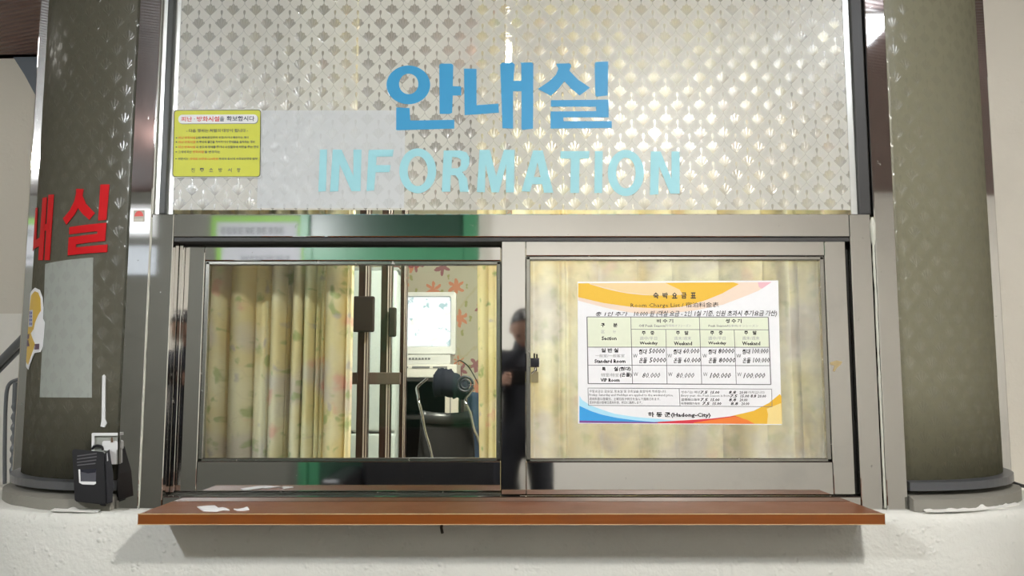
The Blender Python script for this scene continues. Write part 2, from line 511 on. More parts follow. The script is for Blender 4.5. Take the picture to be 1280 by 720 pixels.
# ------------------------------------------------------------------ structure: room shell
CZ = 2.80
LX, RX = -3.9, 3.1
BY = -4.3
DEEP = 3.45
tag(obj('floor', bx(LX, RX, BY, DEEP, -0.1, 0.0), M_FLOOR), kind='structure')
tag(obj('ceiling', bx(LX, RX, BY, DEEP, CZ, CZ + .1), M_CEIL), kind='structure')
tag(obj('wall_back', bx(LX, RX, BY - .1, BY, 0, CZ), M_WALLWHITE), kind='structure')
tag(obj('wall_back_left', bx(LX, -1.70, BY, BY + .02, 0, CZ), plain('dim_olive_wall', (0.145, 0.145, 0.125), .7)), kind='structure')  # dimmer light on the lobby's left side put into this darker colour
tag(obj('wall_left', bx(LX - .1, LX, BY, DEEP, 0, CZ), M_WALLSIDE), kind='structure')
tag(obj('wall_far_right', bx(RX, RX + .1, BY, DEEP, 0, CZ), M_WALLWHITE), kind='structure')
tag(obj('wall_right', bx(1.60, RX, 0.52, 0.62, 0, CZ), M_WALLSIDE), kind='structure')
SY = 1.40
zl = az(392, SY)
sw = thing('wall_stair', (-2.6, SY, 0), kind='structure')
obj('upper_wall', bx(LX, -1.66, SY, SY + .1, zl, CZ), M_WALLSIDE, sw)
obj('lower_wall', bx(LX, -1.66, SY - .004, SY + .1, 0, zl), M_WALLPALE, sw, 'pale lower part of the stair wall')  # brightly lit lower wall put into a paler colour
zb = az(69, SY)
zt = az(61, SY)
tag(obj('trim_stair', bx(LX, -1.66, SY - .03, SY - .001, zb, zt + .006, bev=.003), plain('dark_cornice', (0.035, 0.03, 0.028), 0.5)), kind='structure')
b = bx(LX, -1.66, SY - .05, SY, zt + .006, CZ)
tag(obj('ceiling_soffit', b, panels('lightened_brown_panel', (0.46, 0.29, 0.265))), kind='structure')  # ceiling panels in a paler colour to make up for weak lamp light
# slanted underside of the stair flight seen past the glass
b = bmesh.new()
pl = [at(17, 70, SY - .005), at(50, 70, SY - .005), at(49, 125, SY - .005), at(33, 95, SY - .005)]
prism(b, [(p.x, p.z) for p in pl], [], lambda p, d: Vector((p[0], SY - .02 + d, p[1])), .018)
tag(obj('stair_soffit', b, plain('blue_grey_paint', (0.13, 0.15, 0.18), 0.5)), kind='structure')

# booth interior shell
tag(obj('wall_booth_back', bx(-1.62, 1.62, 3.36, 3.45, 0, CZ), wallpaper('flower_wallpaper')), kind='structure')
tag(obj('wall_booth_left', bx(-1.66, -1.62, 0.50, 3.45, 0, CZ), M_WALLWHITE), kind='structure')
tag(obj('wall_booth_right', bx(1.60, 1.64, 0.62, 3.45, 0, CZ), M_WALLWHITE), kind='structure')
tag(obj('floor_booth', bx(-1.60, 1.57, 0.16, 3.36, 0, 0.30), plain('booth_floor', (0.20, 0.14, 0.09), 0.4)), kind='structure')

# ------------------------------------------------------------------ lower stucco wall with rounded corners
WCX, WCY, WR = 1.13, 0.61, 0.665
path = []
for k in range(15):
    a = PI - k / 14 * PI / 2                       # left corner: from the side round to the front
    path.append((-WCX + WR * math.cos(a), WCY - WR * math.sin(a), math.cos(a), -math.sin(a)))
for k in range(1, 12):
    path.append((-WCX + 2 * WCX * k / 12, WCY - WR, 0, -1))
for k in range(15):
    a = PI / 2 - k / 14 * PI / 2
    path.append((WCX + WR * math.cos(a), WCY - WR * math.sin(a), math.cos(a), -math.sin(a)))
ZW = az(641, -0.05)
prof = [(0.0, 0.0), (0.0, ZW - .035), (-.004, ZW - .016), (-.014, ZW - .004), (-.03, ZW), (-.20, ZW + .004), (-.20, 0.0)]
b = bmesh.new()
rows = [[b.verts.new((x + nx * q, y + ny * q, z + (noise.noise(Vector((x * 9, y * 9, 3))) * .004 if z > .5 else 0))) for (q, z) in prof] for (x, y, nx, ny) in path]
for i in range(len(rows) - 1):
    for j in range(len(prof)):
        k = (j + 1) % len(prof)
        b.faces.new([rows[i][j], rows[i + 1][j], rows[i + 1][k], rows[i][k]])
b.faces.new(rows[0]); b.faces.new(rows[-1][::-1])
bmesh.ops.recalc_face_normals(b, faces=b.faces)
wf = tag(obj('wall_front', b, M_WALL, smooth=True), kind='structure')
for p in wf.data.polygons:
    if abs(p.normal.z) > .9: p.use_smooth = False

# ------------------------------------------------------------------ curved corner glass, channel, curb, posts
GCX, GCY, GR = 1.125, 0.47, 0.455
ZG = az(600, 0.0)


def arc_strip(side, r0, r1, z0, z1, n=26, a0=-0.04, a1=PI / 2 + .05, slope=0.0):
    b = bmesh.new()
    rr = []
    for k in range(n + 1):
        a = a0 + (a1 - a0) * k / n
        cs, sn = math.sin(a), math.cos(a)
        def P(r, z): return b.verts.new((side * (GCX + r * cs), GCY - r * sn, z))
        rr.append([P(r0, z0), P(r1, z0), P(r1, z1 - slope), P(r0, z1)])
    for k in range(n):
        for j in range(4):
            b.faces.new([rr[k][j], rr[k + 1][j], rr[k + 1][(j + 1) % 4], rr[k][(j + 1) % 4]])
    b.faces.new(rr[0]); b.faces.new(rr[-1][::-1])
    bmesh.ops.recalc_face_normals(b, faces=b.faces)
    return b


def curved_glass(side, r, z0, z1, mat, name, parent, a0=-0.05, a1=1.36, n=28):
    b = bmesh.new()
    A = lambda u: a0 + (a1 - a0) * u
    grid(b, lambda u, v: Vector((side * (GCX + r * math.sin(A(u))), GCY - r * math.cos(A(u)), z0 + (z1 - z0) * v)), n, 6,
         lambda u, v: (side * r * A(u), z0 + (z1 - z0) * v))
    if side < 0: bmesh.ops.reverse_faces(b, faces=b.faces)
    o = obj(name, b, mat, parent, smooth=True)
    md = o.modifiers.new('thickness', 'SOLIDIFY'); md.thickness = 0.006; md.offset = -1
    return o


for idx, side in ((2, -1), (3, 1)):
    wn = thing('window_%d' % idx, (side * GCX, GCY, ZG), kind='structure')
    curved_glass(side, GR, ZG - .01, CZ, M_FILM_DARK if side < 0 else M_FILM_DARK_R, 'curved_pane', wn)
    # unseen backing added inside the booth to keep the corner dark
    obj('added_backing', arc_strip(side, GR - .06, GR - .05, ZG - .02, CZ, 12, 0.0, PI / 2), plain('dark_backing', (0.05, 0.045, 0.035), 0.8), wn)
    ch = arc_strip(side, GR - .02, GR + .028, az(613, 0), ZG, 28, -0.03, PI / 2 + .1, .006)
    obj('channel_rail', ch, M_CHANNEL, wn, smooth=False)
    cb = arc_strip(side, GR - .05, GR + .046, ZW + .0, az(613, 0), 28, -0.03, PI / 2 + .1, .022)
    obj('curb', cb, M_CEMENT, wn)
    # steel post at the far end of the curve
    aE = 1.36
    ex, ey = math.sin(aE), -math.cos(aE)
    b = bmesh.new()
    box(b, -.02, .045, -.012, .02, ZG - .06, CZ, bev=.003)
    for v in b.verts:
        rr, tt = GR + v.co.x, v.co.y
        v.co = Vector((side * (GCX + rr * ex - tt * ey * 1.0), GCY + rr * ey + tt * ex, v.co.z))
    bmesh.ops.recalc_face_normals(b, faces=b.faces)
    obj('end_post', b, M_STEEL, wn)
# ragged dab of white paint along the right and left curb foot
for side, a_lo, a_hi, nm in ((1, 0.02, 0.75, 'right'), (-1, 0.02, 0.30, 'left')):
    b = bmesh.new(); n = 40
    r0 = GR + .047
    top, bot = [], []
    for k in range(n + 1):
        a = a_lo + (a_hi - a_lo) * k / n
        hh = .004 + .016 * max(0, noise.noise(Vector((a * 14, side * 4, 0)))) * (1 if side > 0 else .5)
        x, y = side * (GCX + r0 * math.sin(a)), GCY - r0 * math.cos(a)
        x2, y2 = side * (GCX + (r0 + .014) * math.sin(a)), GCY - (r0 + .014) * math.cos(a)
        top.append(b.verts.new((x, y, ZW + .002 + hh))); bot.append(b.verts.new((x2, y2, ZW + .003)))
    for k in range(n): b.faces.new([bot[k], bot[k + 1], top[k + 1], top[k]])
    bmesh.ops.recalc_face_normals(b, faces=b.faces)
    o = tag(obj('trim_paint_' + nm, b, plain('ragged_white_paint', (0.74, 0.73, 0.69), 0.7)), kind='structure')
    md = o.modifiers.new('thickness', 'SOLIDIFY'); md.thickness = .003

# ------------------------------------------------------------------ fixed stainless window frame
win = thing('window_1', (0, 0, ZW), kind='structure')
xP1L, xP1R = ax(161, 300), ax(188.6, 300)
xP2L, xP2R = ax(189.6, 280), ax(217, 280)
xQ2L, xQ2R = ax(1062, 275), ax(1088, 275)
xQ1L, xQ1R = ax(1091.5, 260), ax(1117, 260)
zH1, zH0 = az(267.5), az(296)
zS = az(621)                                   # top of the sill front
SH_T = az(629, 0.0)                            # shelf top
FD = 0.16                                      # frame depth
obj('post', bx(xP1L, xP1R, -.004, FD, ZW - .01, CZ, bev=.0025), M_STEEL, win)
obj('post', bx(xQ1L, xQ1R, -.004, FD, ZW - .01, CZ, bev=.0025), M_STEEL, win)
obj('jamb', bx(xP2L, xP2R, 0, FD, ZW, zH1, bev=.002), M_STEEL, win)
obj('jamb', bx(xQ2L, xQ2R, 0, FD, ZW, zH1, bev=.002), M_STEEL, win)
obj('header', bx(xP2R + .001, xQ2L - .001, 0, FD, zH0, zH1, bev=.002), M_STEEL, win)
obj('header_groove', bx(xP2R + .001, xQ2L - .001, .006, FD - .004, zH0 - .012, zH0 - .0005), M_GROOVE, win, 'dark track groove below the header')
obj('sill', bx(xP2R + .001, xQ2L - .001, .0, .03, ZW, zS, bev=.002), M_STEEL, win)
obj('sill_track', bx(xP2R + .001, xQ2L - .001, .031, FD, ZW, zS - .006, bev=.001), M_STEEL_D, win)
bmr = bmesh.new()
for yy in (.052, .098):
    box(bmr, xP2R + .002, xQ2L - .002, yy, yy + .004, zS - .006, zS + .004)
obj('track_rib', bmr, M_STEEL_D, win)
# inner side liners of the jambs
obj('jamb_liner', bx(xP2R, xP2R + .006, .085, FD, zS, zH0, bev=.001), M_STEEL, win)
obj('jamb_liner', bx(xQ2L - .024, xQ2L - .001, .049, FD, zS, zH0, bev=.001), M_GROOVE, win)
# upper pane; bright steel reflections are put into the colour of its glazing stops
yG = 0.022
sL = [ax(202, 0), ax(209, 0), ax(217, 0), ax(224, 0)]
sR = [ax(1056, 2), ax(1064, 2), ax(1079, 2), ax(1081, 2)]
obj('glazing_stop', bx(xP1R, sL[1] + .001, .012, .05, zH1, CZ, bev=.002), plain('bright_reflection_steel', (0.62, 0.63, 0.60), 0.3, 0.6), win, 'pale outer glazing stop')
obj('gasket', bx(sL[1], sL[2] + .001, .004, .05, zH1, CZ, bev=.004, seg=2), plain('dark_grey_gasket', (0.050, 0.053, 0.050), .4, 0, .3), win, 'dark grey gasket bar')
obj('glazing_stop', bx(sL[2], sL[3], .0195, .0215, zH1, CZ, bev=.001), plain('bright_reflection_steel', (0.62, 0.63, 0.60), 0.3, 0.6), win, 'pale inner glazing stop')
obj('glazing_stop', bx(sR[0], sR[1], .0195, .0215, zH1, CZ, bev=.001), plain('bright_reflection_steel', (0.62, 0.63, 0.60), 0.3, 0.6), win, 'pale inner glazing stop')
obj('gasket', bx(sR[1], xQ1L - .002, .008, .05, zH1, CZ, bev=.004, seg=2), M_GROOVE, win, 'dark grey gasket bar')
gx0, gx1 = sL[2] - .004, sR[1] + .004
zF0 = az(262.5, yG)


def flat_film(name, x0, x1, z0, z1, y, mat, parent, thick=.005, label=None):
    b = bmesh.new()
    grid(b, lambda u, v: Vector((x0 + (x1 - x0) * u, y, z0 + (z1 - z0) * v)), 1, 1, lambda u, v: (x0 + (x1 - x0) * u, z0 + (z1 - z0) * v))
    o = obj(name, b, mat, parent, label)
    return o


obj('upper_pane', bx(gx0, gx1, yG + .001, yG + .006, zH1 - .005, CZ), M_GLASS, win)
flat_film('frosted_film', gx0, gx1, zF0, CZ, yG, M_FILM, win, label='frosted film pressed with rows of shell fans')
# caulk runs between post and jamb
for (pa, pb, nm) in (((1089.8, 268), (1104.5, 630), 'right'), ((189, 270), (165.5, 640), 'left')):
    b = bmesh.new()
    xx = (xQ2R + xQ1L) / 2 if nm == 'right' else (xP1R + xP2L) / 2
    pts, rad = [], []
    for k in range(41):
        t = k / 40
        z = zH1 - .01 + (ZW + .005 - zH1 + .01) * t
        pts.append((xx + .0012 * noise.noise(Vector((t * 9, 1, 0))), -.001, z))
        rad.append((.0035 if nm == 'right' else .0022) * (1 + .5 * noise.noise(Vector((t * 22, 3, 0))) + (1.2 if nm == 'right' and .02 < t < .09 else 0)))
    tube(b, pts, rad, 6)
    obj('caulk_bead', b, M_CAULK, win, 'pale caulk run', smooth=True)

# ------------------------------------------------------------------ sliding sashes
def sash(label, yF, x0, xs0, xs1, x1, zt, zr, zb0, zb1, gx, gz, mirror_left_stile, glassmat, paneY):
    """x0..xs0 left stile, xs1..x1 right stile, zt top, zr underside of top rail, zb1 top of bottom rail, zb0 bottom"""
    r = thing('sliding_window', ((x0 + x1) / 2, yF, zb0), label, 'sliding window')
    d = .034
    obj('stile', bx(x0, xs0, yF, yF + d, zb0, zt, bev=.0022), M_STEEL, r)
    obj('stile', bx(xs1, x1, yF, yF + d, zb0, zt, bev=.0022), M_STEEL, r)
    obj('top_rail', bx(xs0 + .0006, xs1 - .0006, yF + .0005, yF + d, zr, zt, bev=.0015), M_STEEL, r)
    obj('bottom_rail', bx(xs0 + .0006, xs1 - .0006, yF + .0005, yF + d, zb0, zb1, bev=.0015), M_STEEL, r)
    # glazing bead: four rounded strips set back from the face
    b = bmesh.new(); e = .007
    for (p, q) in (((xs0, zb1), (xs0, zr)), ((xs1, zb1), (xs1, zr))):
        s = 1 if p[0] == xs0 else -1
        box(b, min(p[0], p[0] + s * .013), max(p[0], p[0] + s * .013), yF + e, yF + d - .004, zb1, zr, bev=.002)
    box(b, xs0, xs1, yF + e, yF + d - .004, zr - .013, zr, bev=.003, seg=2)
    box(b, xs0, xs1, yF + e, yF + d - .004, zb1, zb1 + .009, bev=.002)
    obj('glazing_bead', b, M_STEEL_D, r, 'darker bead round the glass')
    obj('pane', bx(xs0 + .006, xs1 - .006, paneY, paneY + .005, zb1 + .004, zr - .006), glassmat, r)
    return r


yL, yR = .066, .012
xl0, xls = ax(230, 320, yL), ax(256, 320, yL)
xle = ax(626, 400, yL)
left = sash('left sliding window of clear glass showing curtain, TV set and chair behind', yL, xl0, xls, xle, ax(650, 400, yL),
            az(306.5, yL), az(325.5, yL), az(614.5, yL), az(577, yL), 0, 0, True, M_GLASS, yL + .018)
xr0, xrs, xre, xr1 = ax(626.5, 420, yR), ax(657.5, 420, yR), ax(1035, 420, yR), ax(1061.5, 420, yR)
right = sash('right sliding window whose glass carries the price list', yR, xr0, xrs, xre, xr1,
             az(297, yR), az(319.5, yR), az(618.5, yR), az(577.5, yR), 0, 0, True, M_GLASS_HAZE, yR + .018)
# left wide jamb cover beside the left sash
obj('jamb_cover', bx(xP2R + .001, ax(229, 320, .05), .05, .064, zS, zH0, bev=.001), M_STEEL, win)

# latch on the left edge of the right glass
lk = thing('window_lock', at(668, 472, yR), 'small chrome cam lock with key on the right sliding window edge', 'lock')
yk = yR - .004
def pxbox(b, x0, y0, x1, y1, Y0, Y1, bev=.001):
    p, q = at(x0, y0, Y0), at(x1, y1, Y0)
    box(b, p.x, q.x, Y0, Y1, q.z, p.z, bev=bev)
b = bmesh.new(); pxbox(b, 662.5, 447.5, 674.5, 459, yk, yk + .02, .0015); obj('lock_body', b, M_STEEL, lk)
b = bmesh.new(); pxbox(b, 664, 464.5, 673, 478.5, yk + .004, yk + .018, .001); obj('lock_plate', b, plain('brass_plate', (0.34, 0.29, 0.17), 0.35, 0.8), lk, 'dull brass plate')
for q_ in ((667, 441.5, 669, 448), (670, 442.5, 672.2, 448), (668, 459, 671, 464)):
    b = bmesh.new(); pxbox(b, *q_, yk + .001, yk + .012); obj('lock_arm', b, M_BLACK, lk, 'dark lock arm')
b = bmesh.new(); tube(b, [at(664.5, 467.5, yk - .002), at(669, 463, yk - .002), at(669.5, 459.5, yk - .002)], .0022, 6); obj('key', b, M_STEEL, lk)

# ------------------------------------------------------------------ counter shelf
yS = -0.215
sx0, sx1 = ax(172, 650, yS), ax(1106.5, 648, yS)
szT, szB = az(641.5, yS), az(655.5, yS)
sh = thing('counter_shelf', ((sx0 + sx1) / 2, yS / 2, szB), 'long brown laminate counter shelf below the reception window', 'shelf')
obj('board', bx(sx0, sx1, yS, -.003, szB, szT - .002, bev=.001), M_LAM, sh)
b = bmesh.new()
box(b, sx0, sx1, yS - .001, yS + .0015, szT - .003, szT - .0012)
box(b, sx0, sx1, yS - .001, yS + .0015, szB - .0012, szB + .0006)
obj('edge_band', b, M_EDGE, sh, 'pale worn edge lines')


def scrap(pts, label, yb):
    b = bmesh.new()
    zz = szT - .0015
    def pt(p):
        d = ray(p[0], p[1]); t = (zz - CAM.z) / d.z
        return CAM + d * t
    P = [pt(p) for p in pts]
    prism(b, [(p.x, p.y) for p in P], [], lambda p, d: Vector((p[0], p[1], zz + .0026 + .002 * noise.noise(Vector((p[0] * 60, p[1] * 60, 0))) - d)), .0022)
    return tag(obj('paper_scrap', b, M_PAPER), label, 'paper scrap', 'paper scraps on the shelf')


scrap([(246.5, 634.5), (259, 632.8), (268, 633), (273, 636), (278, 635.2), (283, 636), (287, 638.6), (279, 638.4), (271, 639.8), (254, 639.6), (251, 638)], 'larger torn white paper scrap stuck on the brown shelf', 0)
scrap([(292, 637), (297, 637.2), (304, 636), (308, 634.2), (309.5, 635.2), (311.5, 637.6), (305, 638.6), (296, 638.7)], 'smaller torn white paper scrap stuck on the brown shelf', 0)

# small nail stub under the shelf
b = bmesh.new()
p = at(552, 662, WCY - WR)
tube(b, [p + Vector((0, .01, .012)), p + Vector((0, -.012, .008)), p + Vector((.004, -.02, -.006))], .004, 6)
tag(obj('hook', b, plain('rusty_iron', (0.06, 0.05, 0.04), .7)), 'tiny dark hook in the stucco below the shelf middle', 'hook')

# ------------------------------------------------------------------ lettering on the upper pane
yT = yG - .0012
Z4 = lambda p: (380 + p[0] / 2.56, 60 + p[1] / 2.56)


def pane3(Y):
    return lambda p, d: at(p[0], p[1], Y + d)


def ell(cx, cy, rx, ry, n=40):
    return [(cx + rx * math.cos(2 * PI * k / n), cy + ry * math.sin(2 * PI * k / n)) for k in range(n)]


M_BLUE = plain('blue_vinyl', (0.022, 0.27, 0.52), 0.5)
M_AQUA = plain('pale_aqua_vinyl', (0.29, 0.58, 0.64), 0.55)
M_RED = plain('red_vinyl', (0.56, 0.006, 0.010), 0.55, 0, 0.2)
ko = thing('korean_lettering', at(625, 160, yT), 'large blue Korean lettering across the frosted upper window pane', 'lettering')
AN = [([*ell(334, 118, 70, 62)], [ell(335, 115, 31, 33)]),
      ([(433, 55), (437, 50), (472, 50), (478, 55), (476, 122), (503, 123), (503, 152), (476, 152), (474, 207), (466, 211), (434, 211)], []),
      ([(295, 190), (338, 192), (340, 232), (481, 230), (481, 258), (300, 263), (295, 262)], [])]
NAE = [([(512, 66), (552, 67), (552, 183), (622, 178), (624, 207), (514, 215)], []),
       ([(628, 52), (634, 47), (668, 47), (674, 52), (670, 105), (696, 105), (695, 52), (692, 47), (730, 46), (734, 52), (733, 258), (700, 262), (696, 258), (696, 138), (669, 138), (669, 258), (635, 257)], [])]
SIL = [([(806, 50), (850, 49), (856, 56), (849, 72), (878, 102), (916, 127), (882, 152), (855, 130), (833, 106), (815, 130), (790, 153), (748, 131), (785, 106), (806, 86), (814, 66)], []),
       ([(930, 48), (935, 44), (974, 43), (972, 152), (935, 156), (932, 150)], []),
       ([(790, 167), (975, 165), (975, 222), (830, 222), (830, 234), (985, 234), (985, 256), (789, 258), (789, 203), (935, 202), (935, 188), (790, 188)], [])]
for lab, strokes in (('blue syllable with a ring, first of three', AN), ('middle blue syllable', NAE), ('last blue syllable', SIL)):
    b = bmesh.new()
    for o_, h_ in strokes:
        prism(b, [Z4(p) for p in o_], [[Z4(p) for p in h] for h in h_], pane3(yT), .001)
    obj('letter', b, M_BLUE, ko)

inf = thing('latin_lettering', at(625, 242, yT), 'pale aqua word INFORMATION on the frosted upper pane', 'lettering')
LET = [
    ([(51, 325), (74, 325), (70, 458), (46, 460)], []),
    ([(92, 325), (120, 325), (158, 410), (158, 325), (184, 325), (181, 458), (152, 458), (114, 372), (110, 458), (83, 460)], []),
    ([(207, 326), (287, 325), (284, 347), (232, 348), (231, 375), (277, 375), (274, 397), (229, 398), (224, 456), (200, 458)], []),
    (ell(364, 393, 59, 72), [ell(364, 394, 32, 48)]),
    ([(447, 328), (500, 328), (520, 334), (529, 350), (529, 372), (520, 390), (506, 397), (522, 418), (527, 460), (499, 460), (494, 420), (484, 407), (470, 407), (468, 460), (441, 460)], [[(474, 349), (492, 350), (502, 358), (502, 376), (492, 385), (472, 385)]]),
    ([(562, 326), (595, 326), (615, 410), (640, 326), (674, 326), (672, 462), (646, 462), (647, 372), (624, 462), (600, 462), (581, 372), (579, 462), (553, 461)], []),
    ([(733, 328), (764, 328), (798, 463), (768, 463), (762, 436), (730, 436), (723, 460), (696, 458)], [[(747, 366), (757, 413), (736, 413)]]),
    ([(821, 330), (914, 330), (912, 354), (882, 354), (880, 464), (852, 464), (854, 354), (820, 354)], []),
    ([(931, 330), (956, 330), (954, 464), (929, 464)], []),
    (ell(1030, 400, 58, 74), [ell(1030, 400, 31, 49)]),
    ([(1110, 331), (1141, 331), (1176, 418), (1176, 331), (1202, 331), (1202, 466), (1172, 466), (1136, 378), (1134, 468), (1107, 470)], []),
]
for o_, h_ in LET:
    b = bmesh.new()
    prism(b, [Z4(p) for p in o_], [[Z4(p) for p in h] for h in h_], pane3(yT - .0012), .0015)
    obj('letter', b, M_AQUA, inf)

# paper sheet taped behind the lettering
p, q = at(325, 138, yG - .0005), at(505, 260, yG - .0005)
ps = thing('paper_sheet', (p.x, yG - .0005, q.z), 'pale translucent paper sheet on the frosted pane behind letters INF', 'paper')
flat_film('sheet', p.x, q.x, q.z, p.z, yG - .0005, M_FILM_SHEET, ps)

# ------------------------------------------------------------------ yellow safety notice
yN = yG - .0032
C4 = [(215.3, 136.6), (326.8, 136), (325.8, 222.3), (213.3, 222.3)]


def quad_map(C, w_, h_, Y):
    a, b_, c, d_ = [at(*c_, Y) for c_ in C]
    def f(p, d):
        u, v = p[0] / w_, p[1] / h_
        q = (a * (1 - u) + b_ * u) * (1 - v) + (d_ * (1 - u) + c * u) * v
        return q + Vector((0, d, 0))
    return f


def rrect(x0, y0, x1, y1, r, n=5):
    out = []
    for (cx, cy, a0) in ((x1 - r, y0 + r, -PI / 2), (x1 - r, y1 - r, 0), (x0 + r, y1 - r, PI / 2), (x0 + r, y0 + r, PI)):
        for k in range(n + 1):
            a = a0 + PI / 2 * k / n
            out.append((cx + r * math.cos(a), cy + r * math.sin(a)))
    return out


nt = thing('safety_notice', at(270, 222, yN), 'yellow fire safety notice sticker at the upper left of the frosted pane', 'notice')
nq = lambda dy: quad_map(C4, 900, 690, yN - dy)            # units of the magnified view, minus its margin
b = bmesh.new(); prism(b, [(0, 0), (900, 0), (900, 690), (0, 690)], [], nq(.0006), .0006); obj('sheet', b, plain('notice_white', (0.68, 0.70, 0.66), .5), nt)
# local units: x 0..900 across the sheet, y 0..690 down; values read off the magnified sticker shifted by (-20, -45)
S = lambda x, y: ((x - 18) * 900 / 845, (y - 47) * 690 / 650)
def SR(x0, y0, x1, y1): return (*S(x0, y0), *S(x1, y1))
M_INK = plain('black_ink', (0.020, 0.018, 0.022), .6)
M_INKG = plain('grey_ink', (0.16, 0.16, 0.17), .6)
M_INKL = plain('light_grey_ink', (0.42, 0.42, 0.43), .6)
M_REDINK = plain('red_ink', (0.55, 0.02, 0.02), .6)
M_ORINK = plain('orange_red_ink', (0.62, 0.13, 0.02), .6)
M_NAVY = plain('navy_ink', (0.03, 0.035, 0.07), .6)
b = bmesh.new(); prism(b, rrect(*S(34, 54), *S(860, 690), 30), [rrect(*S(41, 61), *S(853, 683), 26)], nq(.0010), .0004); obj('border_line', b, M_INK, nt, 'black rounded border line')
b = bmesh.new(); prism(b, rrect(*S(41, 61), *S(853, 683), 26), [], nq(.0008), .0002); obj('yellow_field', b, plain('acid_yellow', (0.53, 0.545, 0.022), .5), nt, 'acid yellow printed field')
b = bmesh.new(); prism(b, rrect(*S(82, 104), *S(834, 190), 40), [rrect(*S(80, 100), *S(828, 183), 38)][:0], nq(.0010), .0002); obj('title_shadow', b, M_INKG, nt, 'dark edge of the title band')
b = bmesh.new(); prism(b, rrect(*S(78, 100), *S(827, 183), 38), [], nq(.0012), .0002); obj('title_band', b, plain('title_band_white', (0.70, 0.70, 0.70), .5), nt, 'white rounded title band')
n3 = nq(.0015)
bR, bK, bO = bmesh.new(), bmesh.new(), bmesh.new()
text(bR, '피난', SR(105, 118, 208, 165), n3, .022)
text(bK, '·', SR(225, 136, 235, 146), n3, .02)
text(bR, '방화시설', SR(252, 116, 466, 166), n3, .022)
text(bK, '을', SR(470, 116, 512, 164), n3, .02)
text(bK, '확보합시다', SR(535, 114, 798, 163), n3, .02)
text(bK, '- 다음 행위는 처벌의 대상이 됩니다 -', SR(155, 235, 738, 268), n3, .012)
def line(y0, y1, segs):
    text(bK, '●', SR(57, y0 + 8, 71, y1 - 8), n3)
    for (bm_, s, x0, x1) in segs: text(bm_, s, SR(x0, y0, x1, y1), n3, .012)
line(306, 332, [(bO, '피난·방화시설', 82, 242), (bK, '을 훼손', 250, 296), (bK, '폐쇄(잠금장치 포함)하거나 훼손하는 행위', 302, 745)])
line(346, 372, [(bO, '피난·방화시설', 82, 242), (bK, '의 주위에 물건을 적치하거나 장애물을 설치하는 행위', 250, 803)])
line(394, 420, [(bO, '피난·방화시설', 82, 242), (bK, '의 용도에 장애를 주거나 소방활동에 지장을 주는 행위', 250, 838)])
line(440, 466, [(bK, '그 밖에 피난', 85, 208), (bO, '방화시설', 222, 324), (bK, '을 변경하는', 332, 480)])
line(506, 530, [(bK, '위반시는', 85, 180), (bO, '과태료 30만원~200만원', 194, 460), (bK, '부과와 동시에 시정보완명령 발부', 468, 832)])
text(bK, '진', SR(210, 605, 243, 644), n3, .008); text(bK, '주', SR(290, 605, 330, 644), n3, .008); text(bK, '소', SR(378, 605, 416, 642), n3, .008)
text(bK, '방', SR(466, 605, 502, 644), n3, .008); text(bK, '서', SR(553, 605, 590, 644), n3, .008); text(bK, '장', SR(638, 605, 674, 644), n3, .008)
notice_text = (bR, bK, bO, nt)

# ------------------------------------------------------------------ room price list on the right glass
yP = yR + .0165
CP = [(722.0, 352.2), (972.8, 350.6), (977.0, 531.2), (722.6, 529.6)]
pr = thing('price_list', at(849, 531, yP), 'white room charge list with yellow swooshes taped on the right sliding glass', 'price list')
W_, H_ = 920, 648
pq = lambda dy: quad_map(CP, W_, H_, yP - dy)
P = lambda x, y: ((x - 41) * W_ / 914.0, (y - 41) * H_ / 645.0)    # magnified view -> sheet units
def PR(x0, y0, x1, y1): return (*P(x0, y0), *P(x1, y1))
b = bmesh.new(); prism(b, [(0, 0), (W_, 0), (W_, H_), (0, H_)], [], pq(.0006), .0006); obj('sheet', b, M_PAPER, pr)
def shape(name, pts, color, dy, label=None):
    b = bmesh.new(); prism(b, [P(*p) for p in pts], [], pq(dy), .0001)
    return obj(name, b, plain('print_' + name + str(len(_pl)), color, .6), pr, label)
def crv(f, x0, x1, n=16): return [(x0 + (x1 - x0) * k / n, f(x0 + (x1 - x0) * k / n)) for k in range(n + 1)]
lerp = lambda xs, ys: (lambda x: next((ys[i] + (ys[i + 1] - ys[i]) * ((x - xs[i]) / (xs[i + 1] - xs[i])) for i in range(len(xs) - 1) if x <= xs[i + 1]), ys[-1]))
PALE, YEL, PEACH, PINK = (0.80, 0.60, 0.32), (0.78, 0.47, 0.035), (0.80, 0.64, 0.52), (0.76, 0.45, 0.50)
shape('pale_swoosh', [(43, 48), (900, 48), *crv(lerp([43, 180, 300, 420, 560, 700, 860, 920], [128, 165, 188, 190, 178, 150, 90, 48]), 920, 43)], PEACH, .0008)
shape('cream_swoosh', [(90, 48), (620, 48), (600, 110), (420, 110), (250, 90)], PALE, .0009)
shape('yellow_swoosh', [(43, 48), (95, 48), *crv(lerp([95, 180, 260, 340, 420, 520], [52, 78, 95, 104, 107, 104]), 95, 520, 12), (505, 80), (440, 48), (750, 48), (776, 56), *crv(lerp([160, 300, 420, 520, 620, 700, 776], [140, 160, 166, 158, 130, 98, 56]), 776, 160, 16), (43, 112)], YEL, .0010)
shape('pink_corner', [(862, 48), (925, 48), (880, 78), (866, 70)], PINK, .0010)
shape('blue_pale_swoosh', [(47, 560), *crv(lerp([47, 100, 200, 300, 420, 520, 640], [572, 606, 640, 655, 664, 674, 680]), 60, 640), (47, 680)], (0.40, 0.70, 0.86), .0008)
shape('blue_swoosh', [(47, 606), *crv(lerp([47, 100, 150, 220, 300, 400], [606, 630, 646, 660, 670, 678]), 60, 400), (400, 680), (47, 680)], (0.035, 0.33, 0.72), .0010)
